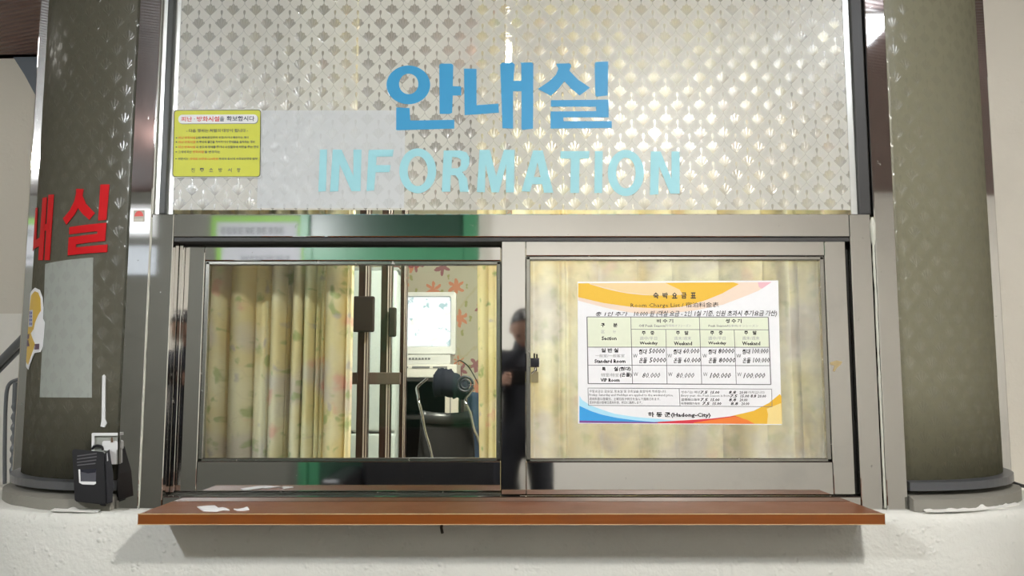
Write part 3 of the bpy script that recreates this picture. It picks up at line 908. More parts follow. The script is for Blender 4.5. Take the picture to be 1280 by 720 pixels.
shape('purple_line', [(47, 672), (400, 677), (400, 682), (47, 682)], (0.18, 0.06, 0.28), .0012)
shape('yellow_corner', [(950, 550), (957, 560), (957, 682), (640, 682), (700, 655), (830, 625), (900, 590)], (0.76, 0.44, 0.03), .0008)
shape('cream_corner', [(955, 590), (957, 682), (890, 682), (895, 640), (890, 615)], (0.82, 0.64, 0.26), .0010)
shape('red_swoosh', [(330, 680), (520, 668), (640, 660), (745, 647), (790, 662), (830, 682), (330, 682)], (0.62, 0.03, 0.05), .0009)
shape('orange_swoosh', [(560, 678), (745, 650), (800, 664), (835, 682), (560, 682)], (0.80, 0.20, 0.03), .0011)
# table fields and rules
shape('header_field', [(86, 203), (908, 206), (908, 341), (86, 341)], (0.72, 0.76, 0.60), .0010)
bl = bmesh.new()
def rule(x0, y0, x1, y1, w=1.6):
    dx, dy = x1 - x0, y1 - y0; L = math.hypot(dx, dy); nx, ny = -dy / L * w, dx / L * w
    vs = [bl.verts.new(pq(.0014)(P(*p), 0)) for p in ((x0 + nx, y0 + ny), (x1 + nx, y1 + ny), (x1 - nx, y1 - ny), (x0 - nx, y0 - ny))]
    bl.faces.new(vs)
for a in ((83, 203, 906, 207, 1.6), (83, 203, 87, 506, 2.2), (906, 207, 911, 508, 2.2), (86, 506, 911, 508, 1.8), (86, 341, 910, 342, 1.4), (86, 423, 911, 424, 1.2),
          (283, 260, 907, 264, 1.2), (282, 204, 287, 507, 1.3), (440, 262, 443, 507, 1.2), (593, 206, 599, 508, 1.3), (750, 264, 755, 508, 1.2),
          (86, 526, 914, 528, 1.1), (86, 526, 88, 604, 1.1), (914, 528, 914, 606, 1.1), (88, 604, 914, 606, 1.1), (497, 527, 500, 605, 1.1)):
    rule(*a)
obj('table_rules', bl, M_INKG, pr, 'dark grey table lines')
bT, bG, bH, bL2 = bmesh.new(), bmesh.new(), bmesh.new(), bmesh.new()
p3 = pq(.0016)
for k, ch in enumerate('숙박요금표'): text(bT, ch, PR(385 + k * 42.5, 93, 385 + k * 42.5 + 24, 121), p3, .03)
text(bT, 'Room Charge List / 宿泊料金表', PR(282, 138, 682, 165), p3, .0)
text(bH, '총 1인 추가', PR(122, 180, 268, 200), p3, .012, .2)
text(bH, '10.000 원 (객실 요금 - 2인 1실 기준, 인원 초과시 추가요금 가산)', PR(296, 176, 946, 206), p3, .012, .2)
text(bT, '구', PR(146, 232, 164, 250), p3, .03); text(bT, '분', PR(202, 232, 221, 250), p3, .03)
text(bL2, '区', PR(148, 264, 163, 278), p3); text(bL2, '分', PR(200, 264, 214, 278), p3)
text(bT, 'Section', PR(149, 292, 217, 310), p3, .03)
text(bT, '비 수 기', PR(400, 214, 474, 231), p3, .03); text(bT, '성 수 기', PR(712, 214, 784, 233), p3, .03)
text(bG, 'Off Peak Season/', PR(318, 238, 442, 250), p3, .01); text(bL2, '非常時/オフシーズン', PR(442, 238, 554, 250), p3)
text(bG, 'Peak Season/', PR(634, 240, 722, 250), p3, .01); text(bL2, '旺季時/オンシーズン', PR(722, 240, 860, 251), p3)
for k, (x, ko_, la) in enumerate(((330, '중', 'Weekday'), (485, '말', 'Weekend'), (640, '중', 'Weekday'), (794, '말', 'Weekend'))):
    text(bT, '주', PR(x + 2, 268, x + 18, 286), p3, .03); text(bT, ko_, PR(x + 40, 268, x + 58, 286), p3, .03)
    text(bL2, '週中/平日' if ko_ == '중' else '週末/週末', PR(x - 8, 293, x + 70, 309), p3)
    text(bT, la, PR(x - 9, 316, x + 73, 333), p3, .03)
text(bT, '일 반 실', PR(147, 346, 224, 365), p3, .03); text(bL2, '一般室/一般客室', PR(120, 373, 252, 387), p3); text(bT, 'Standard Room', PR(116, 396, 256, 413), p3, .03)
text(bT, '특', PR(150, 431, 166, 449), p3, .03); text(bT, '실', PR(204, 430, 222, 449), p3, .03); text(bH, '(침대)', PR(226, 430, 281, 450), p3, .02, .1)
text(bL2, '特室/特室', PR(146, 459, 226, 475), p3); text(bH, '(온돌)', PR(230, 456, 284, 478), p3, .02, .1); text(bT, 'VIP Room', PR(143, 482, 229, 498), p3, .03)
for (x, a, bb) in ((290, '50000', '50000'), (446, '60.000', '60.000'), (604, '80000', '80000'), (758, '100.000', '100.000')):
    text(bG, 'W', PR(x, 372, x + 21, 389), p3); text(bG, 'W', PR(x + 2, 455, x + 22, 472), p3)
    text(bH, '침대', PR(x + 28, 350, x + 64, 373), p3, .012, .2); text(bH, a, PR(x + 72, 347, x + 145, 370), p3, .012, .2)
    text(bH, '온돌', PR(x + 28, 389, x + 64, 413), p3, .012, .2); text(bH, bb, PR(x + 74, 388, x + 150, 411), p3, .012, .2)
for (x0, x1, s, mm) in ((331, 412, '80.000', bG), (484, 566, '80.000', bG), (636, 731, '100.000', bH), (787, 886, '100.000', bH)):
    text(mm, s, PR(x0, 456, x1, 480), p3, .008, .35)
text(bG, '주말요금은 금요일, 토요일 및 공휴일을 포함하여 적용됩니다.', PR(92, 534, 440, 547), p3)
text(bG, 'Friday, Saturday and Holidays are applied to the weekend price.', PR(92, 551, 470, 565), p3)
text(bG, '週末料金は金曜日、土曜日及び祝日を含んで適用されます。', PR(92, 568, 412, 581), p3)
text(bG, '週末料金は金曜日週末料金、祝日に適用します。', PR(92, 584, 330, 597), p3)
text(bG, '성수기는 매년', PR(506, 537, 590, 549), p3); text(bG, 'Every year, the Peak Season is from', PR(506, 553, 726, 566), p3)
text(bG, '盛需期は毎年', PR(506, 570, 590, 582), p3); text(bG, '旺季期間为毎年', PR(506, 588, 590, 599), p3)
for y, x in ((535, 592), (551, 726), (568, 592), (585, 600)):
    text(bH, '7.5', PR(x, y + 2, x + 34, y + 15), p3, .02, .2); text(bH, '15.00', PR(x + 46, y + 2, x + 86, y + 15), p3, .02, .2)
    text(bH, '8.8', PR(x + (128 if x < 700 else 92), y + 1, x + (162 if x < 700 else 118), y + 15), p3, .02, .2)
    text(bH, '20.00', PR(x + (176 if x < 700 else 124), y + 2, x + (212 if x < 700 else 162), y + 15), p3, .02, .2)
    text(bG, '까지입니다' if x < 700 else '', PR(x + 216, y + 2, x + 290, y + 14), p3) if x < 600 and y < 540 else None
text(bT, '하 동 군(Hadong-City)', PR(355, 632, 637, 658), p3, .03)
price_text = (bT, bG, bH, bL2, pr)

# ------------------------------------------------------------------ red lettering, paper patch and sticker on the left curved glass
def cyl(px, py, side=-1, r=GR):
    """pixel -> (arc length, z) on the corner cylinder"""
    d = ray(px, py); cx, cy = side * GCX, GCY
    ox, oy = CAM.x - cx, CAM.y - cy
    A = d.x ** 2 + d.y ** 2; B = 2 * (ox * d.x + oy * d.y); C = ox ** 2 + oy ** 2 - r * r
    D = max(B * B - 4 * A * C, 0.0)
    t = (-B - math.sqrt(D)) / (2 * A)
    p = CAM + d * t
    a = math.atan2((p.x - cx) * side, cy - p.y)
    return (r * a, p.z)


def cyl_prism(polys, off, thick, name, mat, parent, label=None, uv=False, side=-1, px=True):
    b = bmesh.new()
    for poly in polys:
        prism(b, [cyl(*p, side) for p in poly] if px else poly, [], lambda p, d: Vector((p[0], d, p[1])), -thick)
    smin = min(v.co.x for v in b.verts); smax = max(v.co.x for v in b.verts)
    s = smin + .012
    while s < smax:
        bmesh.ops.bisect_plane(b, geom=b.verts[:] + b.edges[:] + b.faces[:], plane_co=(s, 0, 0), plane_no=(1, 0, 0)); s += .012
    uvl = b.loops.layers.uv.verify()
    for f in b.faces:
        for lp in f.loops: lp[uvl].uv = (side * lp.vert.co.x, lp.vert.co.z)
    for v in b.verts:
        a = v.co.x / GR; r = GR + off - v.co.y - thick
        v.co = Vector((side * (GCX + r * math.sin(a)), GCY - r * math.cos(a), v.co.z))
    bmesh.ops.recalc_face_normals(b, faces=b.faces)
    return obj(name, b, mat, parent, label)


Z6 = lambda pts: [(30 + x / 6, 220 + y / 6) for x, y in pts]
rl = thing('red_lettering', (-GCX - .2, GCY - .35, az(325)), 'red Korean lettering on the left curved glass', 'lettering')
cyl_prism([Z6([(398, 98), (452, 100), (445, 150), (470, 210), (537, 280), (495, 330), (440, 280), (412, 240), (385, 290), (325, 368), (300, 320), (350, 260), (385, 190), (398, 130)]),
           Z6([(578, 65), (645, 65), (622, 330), (562, 335)]),
           Z6([(348, 385), (622, 352), (613, 488), (395, 514), (395, 537), (630, 515), (628, 572), (335, 597), (342, 462), (555, 435), (556, 415), (346, 440)])], .0035, .0015, 'letter', M_RED, rl)
cyl_prism([Z6([(148, 165), (178, 160), (148, 632), (115, 632)]), Z6([(192, 142), (230, 140), (198, 632), (162, 632)]), Z6([(150, 370), (205, 352), (200, 400), (148, 418)]),
           Z6([(95, 240), (108, 238), (98, 480), (130, 462), (128, 525), (66, 565), (74, 520)])], .0035, .0015, 'letter', M_RED, rl)
pp = thing('paper_patch', (-GCX - .25, GCY - .3, az(497)), 'pale rectangular paper on the left curved glass below the red lettering', 'paper')
cyl_prism([[(117, 322), (116.5, 330), (115, 497), (50, 496.5), (54, 420), (57, 330)]], .0012, .0008, 'sheet', M_FILM_PAPER, pp)
st = thing('round_sticker', (-GCX - .33, GCY - .2, az(462)), 'yellow die-cut sticker with white rim on the left curved glass edge', 'sticker')
ZS = lambda pts: [(20 + x / 6, 350 + y / 6) for x, y in pts]
outer = [(150, 58), (185, 75), (205, 130), (212, 210), (208, 290), (222, 320), (214, 420), (208, 500), (190, 540), (146, 548), (100, 672), (75, 640), (68, 590), (80, 440), (92, 300), (104, 190), (112, 110)]
inner = [(150, 85), (175, 95), (192, 140), (196, 230), (175, 262), (150, 320), (140, 370), (120, 400), (150, 480), (140, 520), (100, 635), (84, 605), (92, 440), (104, 300), (114, 190), (122, 120)]
cyl_prism([ZS(outer)], .0030, .0010, 'rim', M_PAPER, st, 'white rim')
cyl_prism([ZS(inner)], .0036, .0006, 'yellow_field', plain('warm_yellow_print', (0.62, 0.40, 0.05), .5), st, 'warm yellow field')
cyl_prism([ZS([(112, 228), (136, 225), (132, 350), (104, 352)])], .0040, .0005, 'label_block', plain('pale_blue_print', (0.55, 0.58, 0.66), .5), st, 'pale block behind blue marks')
marks = []
for (y, h) in ((236, 22), (264, 18), (290, 20), (318, 22)):
    marks += [ZS([(113, y), (120, y), (118, y + h), (111, y + h)]), ZS([(124, y + 2), (132, y + 2), (130, y + h), (122, y + h)])]
cyl_prism(marks, .0044, .0004, 'blue_marks', plain('blue_print', (0.05, 0.06, 0.30), .5), st, 'small blue marks')['kind'] = 'stuff'
cyl_prism([ZS([(90, 408), (112, 404), (108, 440), (88, 444)]), ZS([(84, 455), (104, 450), (112, 495), (82, 502)]), ZS([(152, 480), (186, 478), (184, 520), (150, 522)])], .0044, .0004, 'dark_marks', plain('plum_print', (0.10, 0.05, 0.09), .5), st, 'small dark marks')['kind'] = 'stuff'

# ------------------------------------------------------------------ vertical strap, bracket and portable lamp on the left curb
stp = thing('wall_strap', at(133, 535, .0), 'narrow white plastic strap on the left curved glass above the bracket', 'strap')
cyl_prism([[(129.2, 470), (131.2, 468), (132.8, 470), (132.6, 524), (134.5, 529), (132, 534), (127, 533), (128.3, 526)]], .006, .004, 'strap', M_WHITE, stp)
br = thing('lamp_bracket', at(130, 592, .0), 'white plastic wall bracket behind the black portable lamp', 'bracket')
yb_ = .012
bf = lambda p, d: at(80 + p[0] / 6.55, 530 + p[1] / 6.55, -.022 + d)
b = bmesh.new(); prism(b, [(226, 78), (236, 72), (440, 72), (440, 96), (250, 96), (250, 330), (226, 330)], [], bf, .014); obj('bracket_rim', b, M_WHITE, br)
b = bmesh.new(); prism(b, [(250, 96), (440, 96), (440, 330), (250, 330)], [], lambda p, d: bf(p, d + .008), .006); obj('bracket_back', b, plain('grey_plastic', (0.30, 0.31, 0.28), .5), br, 'grey recessed back')
b = bmesh.new(); prism(b, rrect(312, 138, 440, 218, 18), [], bf, .010); prism(b, rrect(366, 214, 430, 330, 8), [], bf, .010); obj('bracket_clip', b, M_WHITE, br)
b = bmesh.new(); prism(b, [(386, 108), (398, 108), (402, 150), (382, 150)], [], lambda p, d: bf(p, d - .003), .004); obj('screw_slot', b, plain('brown_slot', (0.12, 0.06, 0.03), .5), br, 'brown slot')

dv = thing('portable_lamp', at(115, 632, -.05), 'black portable emergency lamp leaning on the left curb', 'emergency lamp')
bq = lambda p, d: at(80 + p[0] / 6.55, 530 + p[1] / 6.55, -.072 + d - (660 - p[1]) * -.00004)
b = bmesh.new()
prism(b, [(66, 214), (80, 204), (318, 228), (334, 242), (348, 655), (330, 662), (100, 634), (88, 622)], [], bq, .055)
bmesh.ops.bevel(b, geom=[e for e in b.edges if len(e.link_faces) == 2 and e.calc_face_angle(0) > .8], offset=.0025, segments=2, affect='EDGES')
obj('casing', b, M_BLACK, dv)
b = bmesh.new(); prism(b, [(336, 240), (372, 206), (405, 420), (398, 640), (348, 655)], [], lambda p, d: bq(p, d + .004), .045); obj('side_cover', b, plain('dark_plastic', (0.012, 0.011, 0.014), .3), dv, 'narrower dark side cover')
b = bmesh.new()
for (x0, y0, x1, y1) in ((108, 258, 268, 236), (106, 284, 268, 262), (106, 310, 264, 290), (108, 334, 258, 318)):
    prism(b, [(x0, y0), (x1, y1), (x1, y1 + 9), (x0, y0 + 9)], [], lambda p, d: bq(p, d - .0015), .002)
obj('vent_rib', b, plain('worn_black_edge', (0.09, 0.085, 0.095), .35), dv, 'slanted grey ribs')
b = bmesh.new(); prism(b, [(118, 372), (132, 372), (136, 470), (262, 472), (262, 488), (245, 498), (150, 494), (124, 480)], [], lambda p, d: bq(p, d - .002), .003); obj('window_rim', b, M_WHITE, dv, 'white rim of the lamp window')
b = bmesh.new(); prism(b, [(134, 374), (264, 366), (262, 470), (138, 468)], [], lambda p, d: bq(p, d - .001), .002); obj('lamp_window', b, plain('smoked_plastic', (0.07, 0.07, 0.085), .25), dv, 'smoked lamp window')
b = bmesh.new(); prism(b, [(134, 374), (264, 366), (258, 396), (196, 404), (140, 392)], [], lambda p, d: bq(p, d - .002), .001); obj('reflector', b, plain('dark_chrome', (0.02, 0.02, 0.03), .2), dv, 'dark reflector')
b = bmesh.new(); tube(b, spline([bq((228, 206), .028), bq((250, 182), .028), bq((280, 176), .028), bq((308, 186), .028), bq((318, 212), .028)]), .0035, 6); obj('carry_loop', b, M_BLACK, dv, smooth=True)
b = bmesh.new(); prism(b, [(350, 240), (356, 236), (362, 300), (352, 306)], [], lambda p, d: bq(p, d + .001), .004); obj('side_mark', b, M_INKL, dv, 'pale mark on the side')
b = bmesh.new(); prism(b, [(290, 655), (350, 660), (340, 672), (300, 668)], [], lambda p, d: bq(p, d + .01), .02); obj('foot', b, M_BLACK, dv)

# small red and white sticker on the left post
yq = -.0046
ss = thing('small_sticker', at(174, 278, yq), 'tiny red fan and grey sticker on the left steel post', 'sticker')
g4 = lambda p, d: at(150 + p[0] / 7.58, 255 + p[1] / 7.58, yq + d)
b = bmesh.new(); prism(b, [(128, 60), (234, 55), (234, 170), (124, 172)], [], g4, .0004); obj('backing', b, plain('sticker_grey', (0.42, 0.38, 0.32), .5), ss)
b = bmesh.new(); prism(b, [(136, 118), (142, 92), (158, 72), (180, 64), (204, 74), (218, 94), (222, 116)], [], lambda p, d: g4(p, d - .0003), .0003); obj('red_fan', b, plain('sticker_red', (0.66, 0.08, 0.07), .5), ss, 'red fan shape')
b = bmesh.new(); prism(b, [(132, 140), (216, 138), (216, 164), (132, 166)], [], lambda p, d: g4(p, d - .0003), .0003); obj('pale_band', b, plain('sticker_pale', (0.55, 0.52, 0.45), .5), ss)

# tan tape residue on the right stile
b = bmesh.new()
prism(b, [(1037.5, 453), (1046, 450.5), (1053, 452), (1051, 456), (1046, 460), (1043.5, 464.5), (1041, 464), (1043, 457), (1038, 456)], [], lambda p, d: at(p[0], p[1], yR - .0008 + d), .0006)
tag(obj('tape_residue', b, plain('tan_residue', (0.36, 0.28, 0.14), .6)), 'tan tape residue on the right stile of the right sliding window', 'tape')

# ------------------------------------------------------------------ curtains
def curtain(label, Y, folds, z0, z1, mat, depth, taper=None, name='curtain', seed=0, gap=0.0, deep=()):
    """folds: x borders of the pleats in metres; each bulges toward the glass with a tight valley between"""
    xs = []; ys = []; us = []
    u = 0
    for i in range(len(folds) - 1):
        a, c = folds[i], folds[i + 1]
        wd = c - a
        n = 14
        for k in range(n + (1 if i == len(folds) - 2 else 0)):
            t = k / n
            d = min(depth, wd * .55)
            bul = math.sin(PI * t) ** 0.55
            back = gap * ((math.exp(-t / .07) if i else 0) + (math.exp(-(1 - t) / .07) if i < len(folds) - 2 else 0)) + (.07 * math.sin(PI * t) if i in deep else 0)
            xs.append(a + wd * t); ys.append(Y - d * bul + back); us.append(u + wd * 1.35 * t)
        u += wd * 1.35
    b = bmesh.new(); uvl = b.loops.layers.uv.verify()
    nz = 24
    cx = (folds[0] + folds[-1]) / 2
    rows = []
    for j in range(nz + 1):
        t = j / nz; z = z1 + (z0 - z1) * t
        row = []
        for i, (x, y) in enumerate(zip(xs, ys)):
            xx, yy = x, y
            if taper: xx, yy = taper(x, y, t)
            xx += .006 * t * noise.noise(Vector((x * 7, t * 3, seed)))
            yy += .010 * noise.noise(Vector((x * 5, t * 2.5, seed + 5))) * (.3 + t)
            row.append(b.verts.new((xx, yy, z)))
        rows.append(row)
    for j in range(nz):
        for i in range(len(xs) - 1):
            f = b.faces.new([rows[j][i], rows[j][i + 1], rows[j + 1][i + 1], rows[j + 1][i]])
            for lp, (ii, jj) in zip(f.loops, ((i, j), (i + 1, j), (i + 1, j + 1), (i, j + 1))):
                lp[uvl].uv = (us[ii] + seed * .37, z1 + (z0 - z1) * jj / nz)
    bmesh.ops.recalc_face_normals(b, faces=b.faces)
    o = obj(name, b, mat, None, smooth=True)
    return tag(o, label, 'curtain')


YC = 0.27
cxs = lambda L, Y=YC: [ax(p, 450, Y) for p in L]
curtain('wide cream floral curtain with deep pleats behind the left sliding window', YC, cxs([196, 228, 254, 284, 311, 334, 352, 362, 377, 389, 402, 431, 438]), .34, 2.72, M_CURT, .06, seed=1, gap=.13, deep=(4, 6, 9))
xw = ax(612, 330, YC)
curtain('narrow yellow-green floral curtain between TV set and middle stile', YC, cxs([594, 611, 619, 632]), .34, 2.72, M_CURT_N, .035,
        taper=lambda x, y, t: (x + (.022 if x < xw else 0.0) * max(0, (t - .25)) * (1 - (x - cxs([594])[0]) / (xw - cxs([594])[0]) if x < xw else 0) * 1.5, y), seed=4)
curtain('pale floral curtain filling the right sliding window behind the price list', YC + .03, cxs([640, 668, 700, 709, 752, 800, 846, 905, 960, 993, 1003, 1040, 1085, 1120], YC + .03), .34, 2.72, M_CURT_R, .04, seed=7, gap=.05)
rod = thing('curtain_rod', (0, YC + .02, 2.73), 'thin white curtain rod above the reception window', 'curtain rod')
b = bmesh.new(); tube(b, [(-1.3, YC + .02, 2.735), (1.3, YC + .02, 2.735)], .012, 10); obj('rod', b, M_WHITE, rod, smooth=True)
for xx in (-1.28, 0, 1.28): obj('rod_bracket', bx(xx - .01, xx + .01, YC + .01, YC + .03, 2.735, CZ), M_WHITE, rod)

# ------------------------------------------------------------------ inside the booth
FZ = .30
# brown aluminium sliding door
YD = 1.75
M_BROWN = plain('brown_anodised_frame', (0.055, 0.030, 0.024), .28, .5)
M_BROWNL = plain('stile_highlight', (0.62, 0.55, 0.52), .25, .3)  # pale colour stands for the highlights along the brown stiles
dr = thing('inner_door', at(470, 600, YD), 'brown aluminium glazed inner door left of the TV set', 'door')
dr.location.z = FZ; OFF[dr.name] = Vector(dr.location)
for (x0, x1, Yd) in ((446.5, 460.5, YD), (475, 488.5, YD + .04), (499.5, 507.5, YD + .08)):
    a, c = ax(x0, 450, Yd), ax(x1, 450, Yd)
    s = obj('stile', bx(a, c, Yd, Yd + .05, FZ, 2.4, bev=.003), M_BROWN, dr)
    b = bmesh.new()
    m = a + (c - a) * .62
    box(b, m, m + (c - a) * .12, Yd - .004, Yd + .002, FZ, 2.4); box(b, m + (c - a) * .24, m + (c - a) * .32, Yd - .004, Yd + .002, FZ, 2.4)
    obj('painted_highlight', b, M_BROWNL, s, 'bright ribs on the stile')
for (x0, x1, y0, y1, Yd) in ((425, 500, 465.5, 480.5, YD + .03), (425, 507, 236, 250, YD + .03)):
    p, q = at(x0, y0, Yd), at(x1, y1, Yd)
    obj('rail', bx(p.x, q.x, Yd, Yd + .04, q.z, p.z, bev=.003), plain('brown_rail', (0.16, 0.12, 0.105), .3, .5), dr)
for (x0, x1, y0, y1, Yd) in ((441, 467.5, 370, 415, YD), (485.5, 495, 384, 421, YD + .04)):
    p, q = at(x0, y0, Yd - .03), at(x1, y1, Yd - .03)
    obj('pull_handle', bx(p.x, q.x, Yd - .03, Yd - .006, q.z, p.z, bev=.010, seg=3), plain('dark_brown_handle', (0.025, 0.017, 0.016), .25), dr)
p, q = ax(428, 450, YD + .05), ax(501, 450, YD + .05)
obj('pane', bx(p, q, YD + .052, YD + .057, FZ, 2.38), M_GLASS, dr)

# pale fridge behind the inner door
YFR = 2.20
fx0, fx1 = ax(395, 450, YFR), ax(495, 450, YFR)
fz1 = az(338, YFR)
M_FR = plain('pale_fridge_enamel', (0.62, 0.68, 0.72), .35)
fg = thing('refrigerator', ((fx0 + fx1) / 2, YFR + .3, FZ), 'pale blue-white refrigerator behind the inner door', 'refrigerator')
obj('body', bx(fx0, fx1, YFR + .06, YFR + .45, FZ, fz1 - .01, bev=.01, seg=2), M_FR, fg)
zs = az(541, YFR)
for (z0, z1) in ((zs + .006, fz1), (FZ + .03, zs - .006)):
    d_ = obj('door', bx(fx0, fx1, YFR, YFR + .055, z0, z1, bev=.012, seg=3), M_FR, fg)
    obj('handle', bx(fx1 - .05, fx1 - .03, YFR - .02, YFR + .002, z1 - .30 if z0 < .6 else z0 + .05, z1 - .1 if z0 < .6 else z0 + .30, bev=.004), plain('grey_fridge_trim', (0.34, 0.36, 0.38), .4), d_)
b = bmesh.new(); box(b, fx0 - .005, fx1 + .005, YFR + .02, YFR + .44, fz1 + .0, fz1 + .02, bev=.004); obj('top_cover', b, plain('grey_fridge_trim', (0.34, 0.36, 0.38), .4), fg)

# cabinet, white unit, television
YV = 2.75
cz = az(472, YV)
cab = thing('media_cabinet', at(540, 600, YV), 'black open cabinet carrying the white unit and TV set', 'cabinet')
cab.location.z = FZ; OFF[cab.name] = Vector(cab.location)
cx0, cx1 = ax(482, 470, YV), ax(580, 470, YV)
M_DARKW = plain('black_wood', (0.018, 0.016, 0.016), .5)
obj('top_board', bx(cx0, cx1, YV, YV + .5, cz - .025, cz, bev=.002), M_DARKW, cab)
obj('side_panel', bx(cx0, cx0 + .02, YV, YV + .5, FZ, cz - .025), M_DARKW, cab)
obj('side_panel', bx(cx1 - .02, cx1, YV, YV + .5, FZ, cz - .025), M_DARKW, cab)
obj('shelf', bx(cx0 + .02, cx1 - .02, YV, YV + .49, az(520, YV) - .02, az(520, YV)), M_DARKW, cab)
obj('back_panel', bx(cx0 + .02, cx1 - .02, YV + .48, YV + .5, FZ, cz - .025), M_DARKW, cab)
b = bmesh.new(); pxbox(b, 556, 489, 573, 519.5, YV + .02, YV + .30, .004); cb_ = thing('cream_box', at(565, 519, YV + .1), 'narrow cream box standing inside the black cabinet', 'box')
obj('carton', b, plain('cream_plastic', (0.60, 0.56, 0.48), .5), cb_)
b = bmesh.new(); pxbox(b, 562.4, 490, 563.4, 519, YV + .018, YV + .021, 0); obj('seam', b, M_INKG, cb_)
vu = thing('white_unit', at(530, 471, YV), 'flat white video unit with dark vents below the TV set', 'video unit')
zU = az(455.5, YV)
obj('case', bx(cx0 + .01, ax(571, 460, YV), YV + .01, YV + .40, cz, zU, bev=.005, seg=2), plain('cream_white_plastic', (0.64, 0.63, 0.58), .45), vu)
for (x0, x1) in ((490, 510), (515, 537), (541, 559)):
    b = bmesh.new(); pxbox(b, x0, 458, x1, 460.3, YV + .006, YV + .012, 0); obj('vent', b, M_INKG, vu)
tv = thing('television', at(530, 455, YV + .02), 'white tube television with a bright screen on the booth cabinet', 'television')
YT2 = YV + .02
tx0, tx1 = ax(486, 410, YT2), ax(569.5, 410, YT2)
tz0, tz1 = az(443.5, YT2), az(365, YT2)
kx0, kx1, kz0, kz1 = ax(494, 410, YT2), ax(562, 410, YT2), az(432, YT2), az(371.5, YT2)
M_TV = plain('tv_white_plastic', (0.58, 0.59, 0.58), .4)
b = bmesh.new()
def ring_frame(b, ox0, ox1, oz0, oz1, ix0, ix1, iz0, iz1, y0, y1, yi):
    o_ = [b.verts.new(v) for v in ((ox0, y0, oz0), (ox1, y0, oz0), (ox1, y0, oz1), (ox0, y0, oz1))]
    i_ = [b.verts.new(v) for v in ((ix0, yi, iz0), (ix1, yi, iz0), (ix1, yi, iz1), (ix0, yi, iz1))]
    i2 = [b.verts.new(v) for v in ((ix0 + .006, yi + .02, iz0 + .006), (ix1 - .006, yi + .02, iz0 + .006), (ix1 - .006, yi + .02, iz1 - .006), (ix0 + .006, yi + .02, iz1 - .006))]
    k_ = [b.verts.new(v) for v in ((ox0, y1, oz0), (ox1, y1, oz0), (ox1, y1, oz1), (ox0, y1, oz1))]
    for s in range(4):
        t = (s + 1) % 4
        b.faces.new([o_[s], o_[t], i_[t], i_[s]]); b.faces.new([i_[s], i_[t], i2[t], i2[s]]); b.faces.new([o_[t], o_[s], k_[s], k_[t]])
ring_frame(b, tx0, tx1, tz0, tz1, kx0 - .008, kx1 + .008, kz0 - .008, kz1 + .008, YT2, YT2 + .09, YT2 + .006)
bmesh.ops.recalc_face_normals(b, faces=b.faces)
bmesh.ops.bevel(b, geom=[e for e in b.edges if e.is_boundary is False and e.calc_face_angle(0) > 1.2], offset=.006, segments=2, affect='EDGES')
obj('bezel', b, M_TV, tv)
b = bmesh.new()
v0 = [(tx0 + .01, YT2 + .08, tz0 + .01), (tx1 - .01, YT2 + .08, tz0 + .01), (tx1 - .01, YT2 + .08, tz1 - .01), (tx0 + .01, YT2 + .08, tz1 - .01)]
v1 = [(tx0 + .07, YT2 + .36, tz0 + .02), (tx1 - .07, YT2 + .36, tz0 + .02), (tx1 - .07, YT2 + .36, tz1 - .08), (tx0 + .07, YT2 + .36, tz1 - .08)]
A_ = [b.verts.new(v) for v in v0]; B_ = [b.verts.new(v) for v in v1]
for s in range(4): b.faces.new([A_[s], A_[(s + 1) % 4], B_[(s + 1) % 4], B_[s]])
b.faces.new(B_); bmesh.ops.recalc_face_normals(b, faces=b.faces)
obj('tube_housing', b, M_TV, tv)
n = NT('tv_screen_picture')
v = n.coord(scale=(1, 1, 1))
c1 = n.ramp(n.noise(v, 9.0, 3), 0.45, 0.62); c2 = n.ramp(n.noise(v, 17.0, 2), 0.55, 0.66); c3 = n.ramp(n.noise(v, 24.0, 3), .58, .68)
col = n.mix(n.f('MULTIPLY', c1, .35), (0.96, 0.97, 1.0), (0.72, 0.90, 0.90)); col = n.mix(n.f('MULTIPLY', c2, .5), col, (0.90, 0.80, 0.62)); col = n.mix(n.f('MULTIPLY', c3, .65), col, (0.16, 0.36, 0.38))
e = n.n('ShaderNodeEmission'); n.set(e.inputs[0], col); e.inputs[1].default_value = 0.95
b = bmesh.new()
grid(b, lambda u, v: Vector((kx0 - .002 + (kx1 - kx0 + .004) * u, YT2 + .026 - .016 * (1 - (2 * u - 1) ** 2) * (1 - .5 * (2 * v - 1) ** 2), kz0 - .002 + (kz1 - kz0 + .004) * v)), 12, 10)
obj('screen', b, n.done(e.outputs[0]), tv, 'bright lit screen picture', smooth=True)
b = bmesh.new(); box(b, tx0 + .01, ax(563, 450, YT2), YT2 + .005, YT2 + .30, zU, tz0, bev=.005, seg=2); obj('foot', b, M_TV, tv)
for k in range(7):
    b = bmesh.new(); pxbox(b, 511 + k * 4, 447.2, 513.6 + k * 4, 449.6, YT2 + .001, YT2 + .006, 0); obj('button', b, M_INKG, tv)

# cable from the set
b = bmesh.new(); tube(b, spline([at(572, 452, YV + .1), at(576, 451, YV + .05), at(586, 459, YV - .02), at(597, 478, YV - .05), at(604, 492, YV - .05)]), .0035, 6)
tag(obj('cable', b, M_BLACK, smooth=True), 'black cable drooping right of the TV set', 'cable')

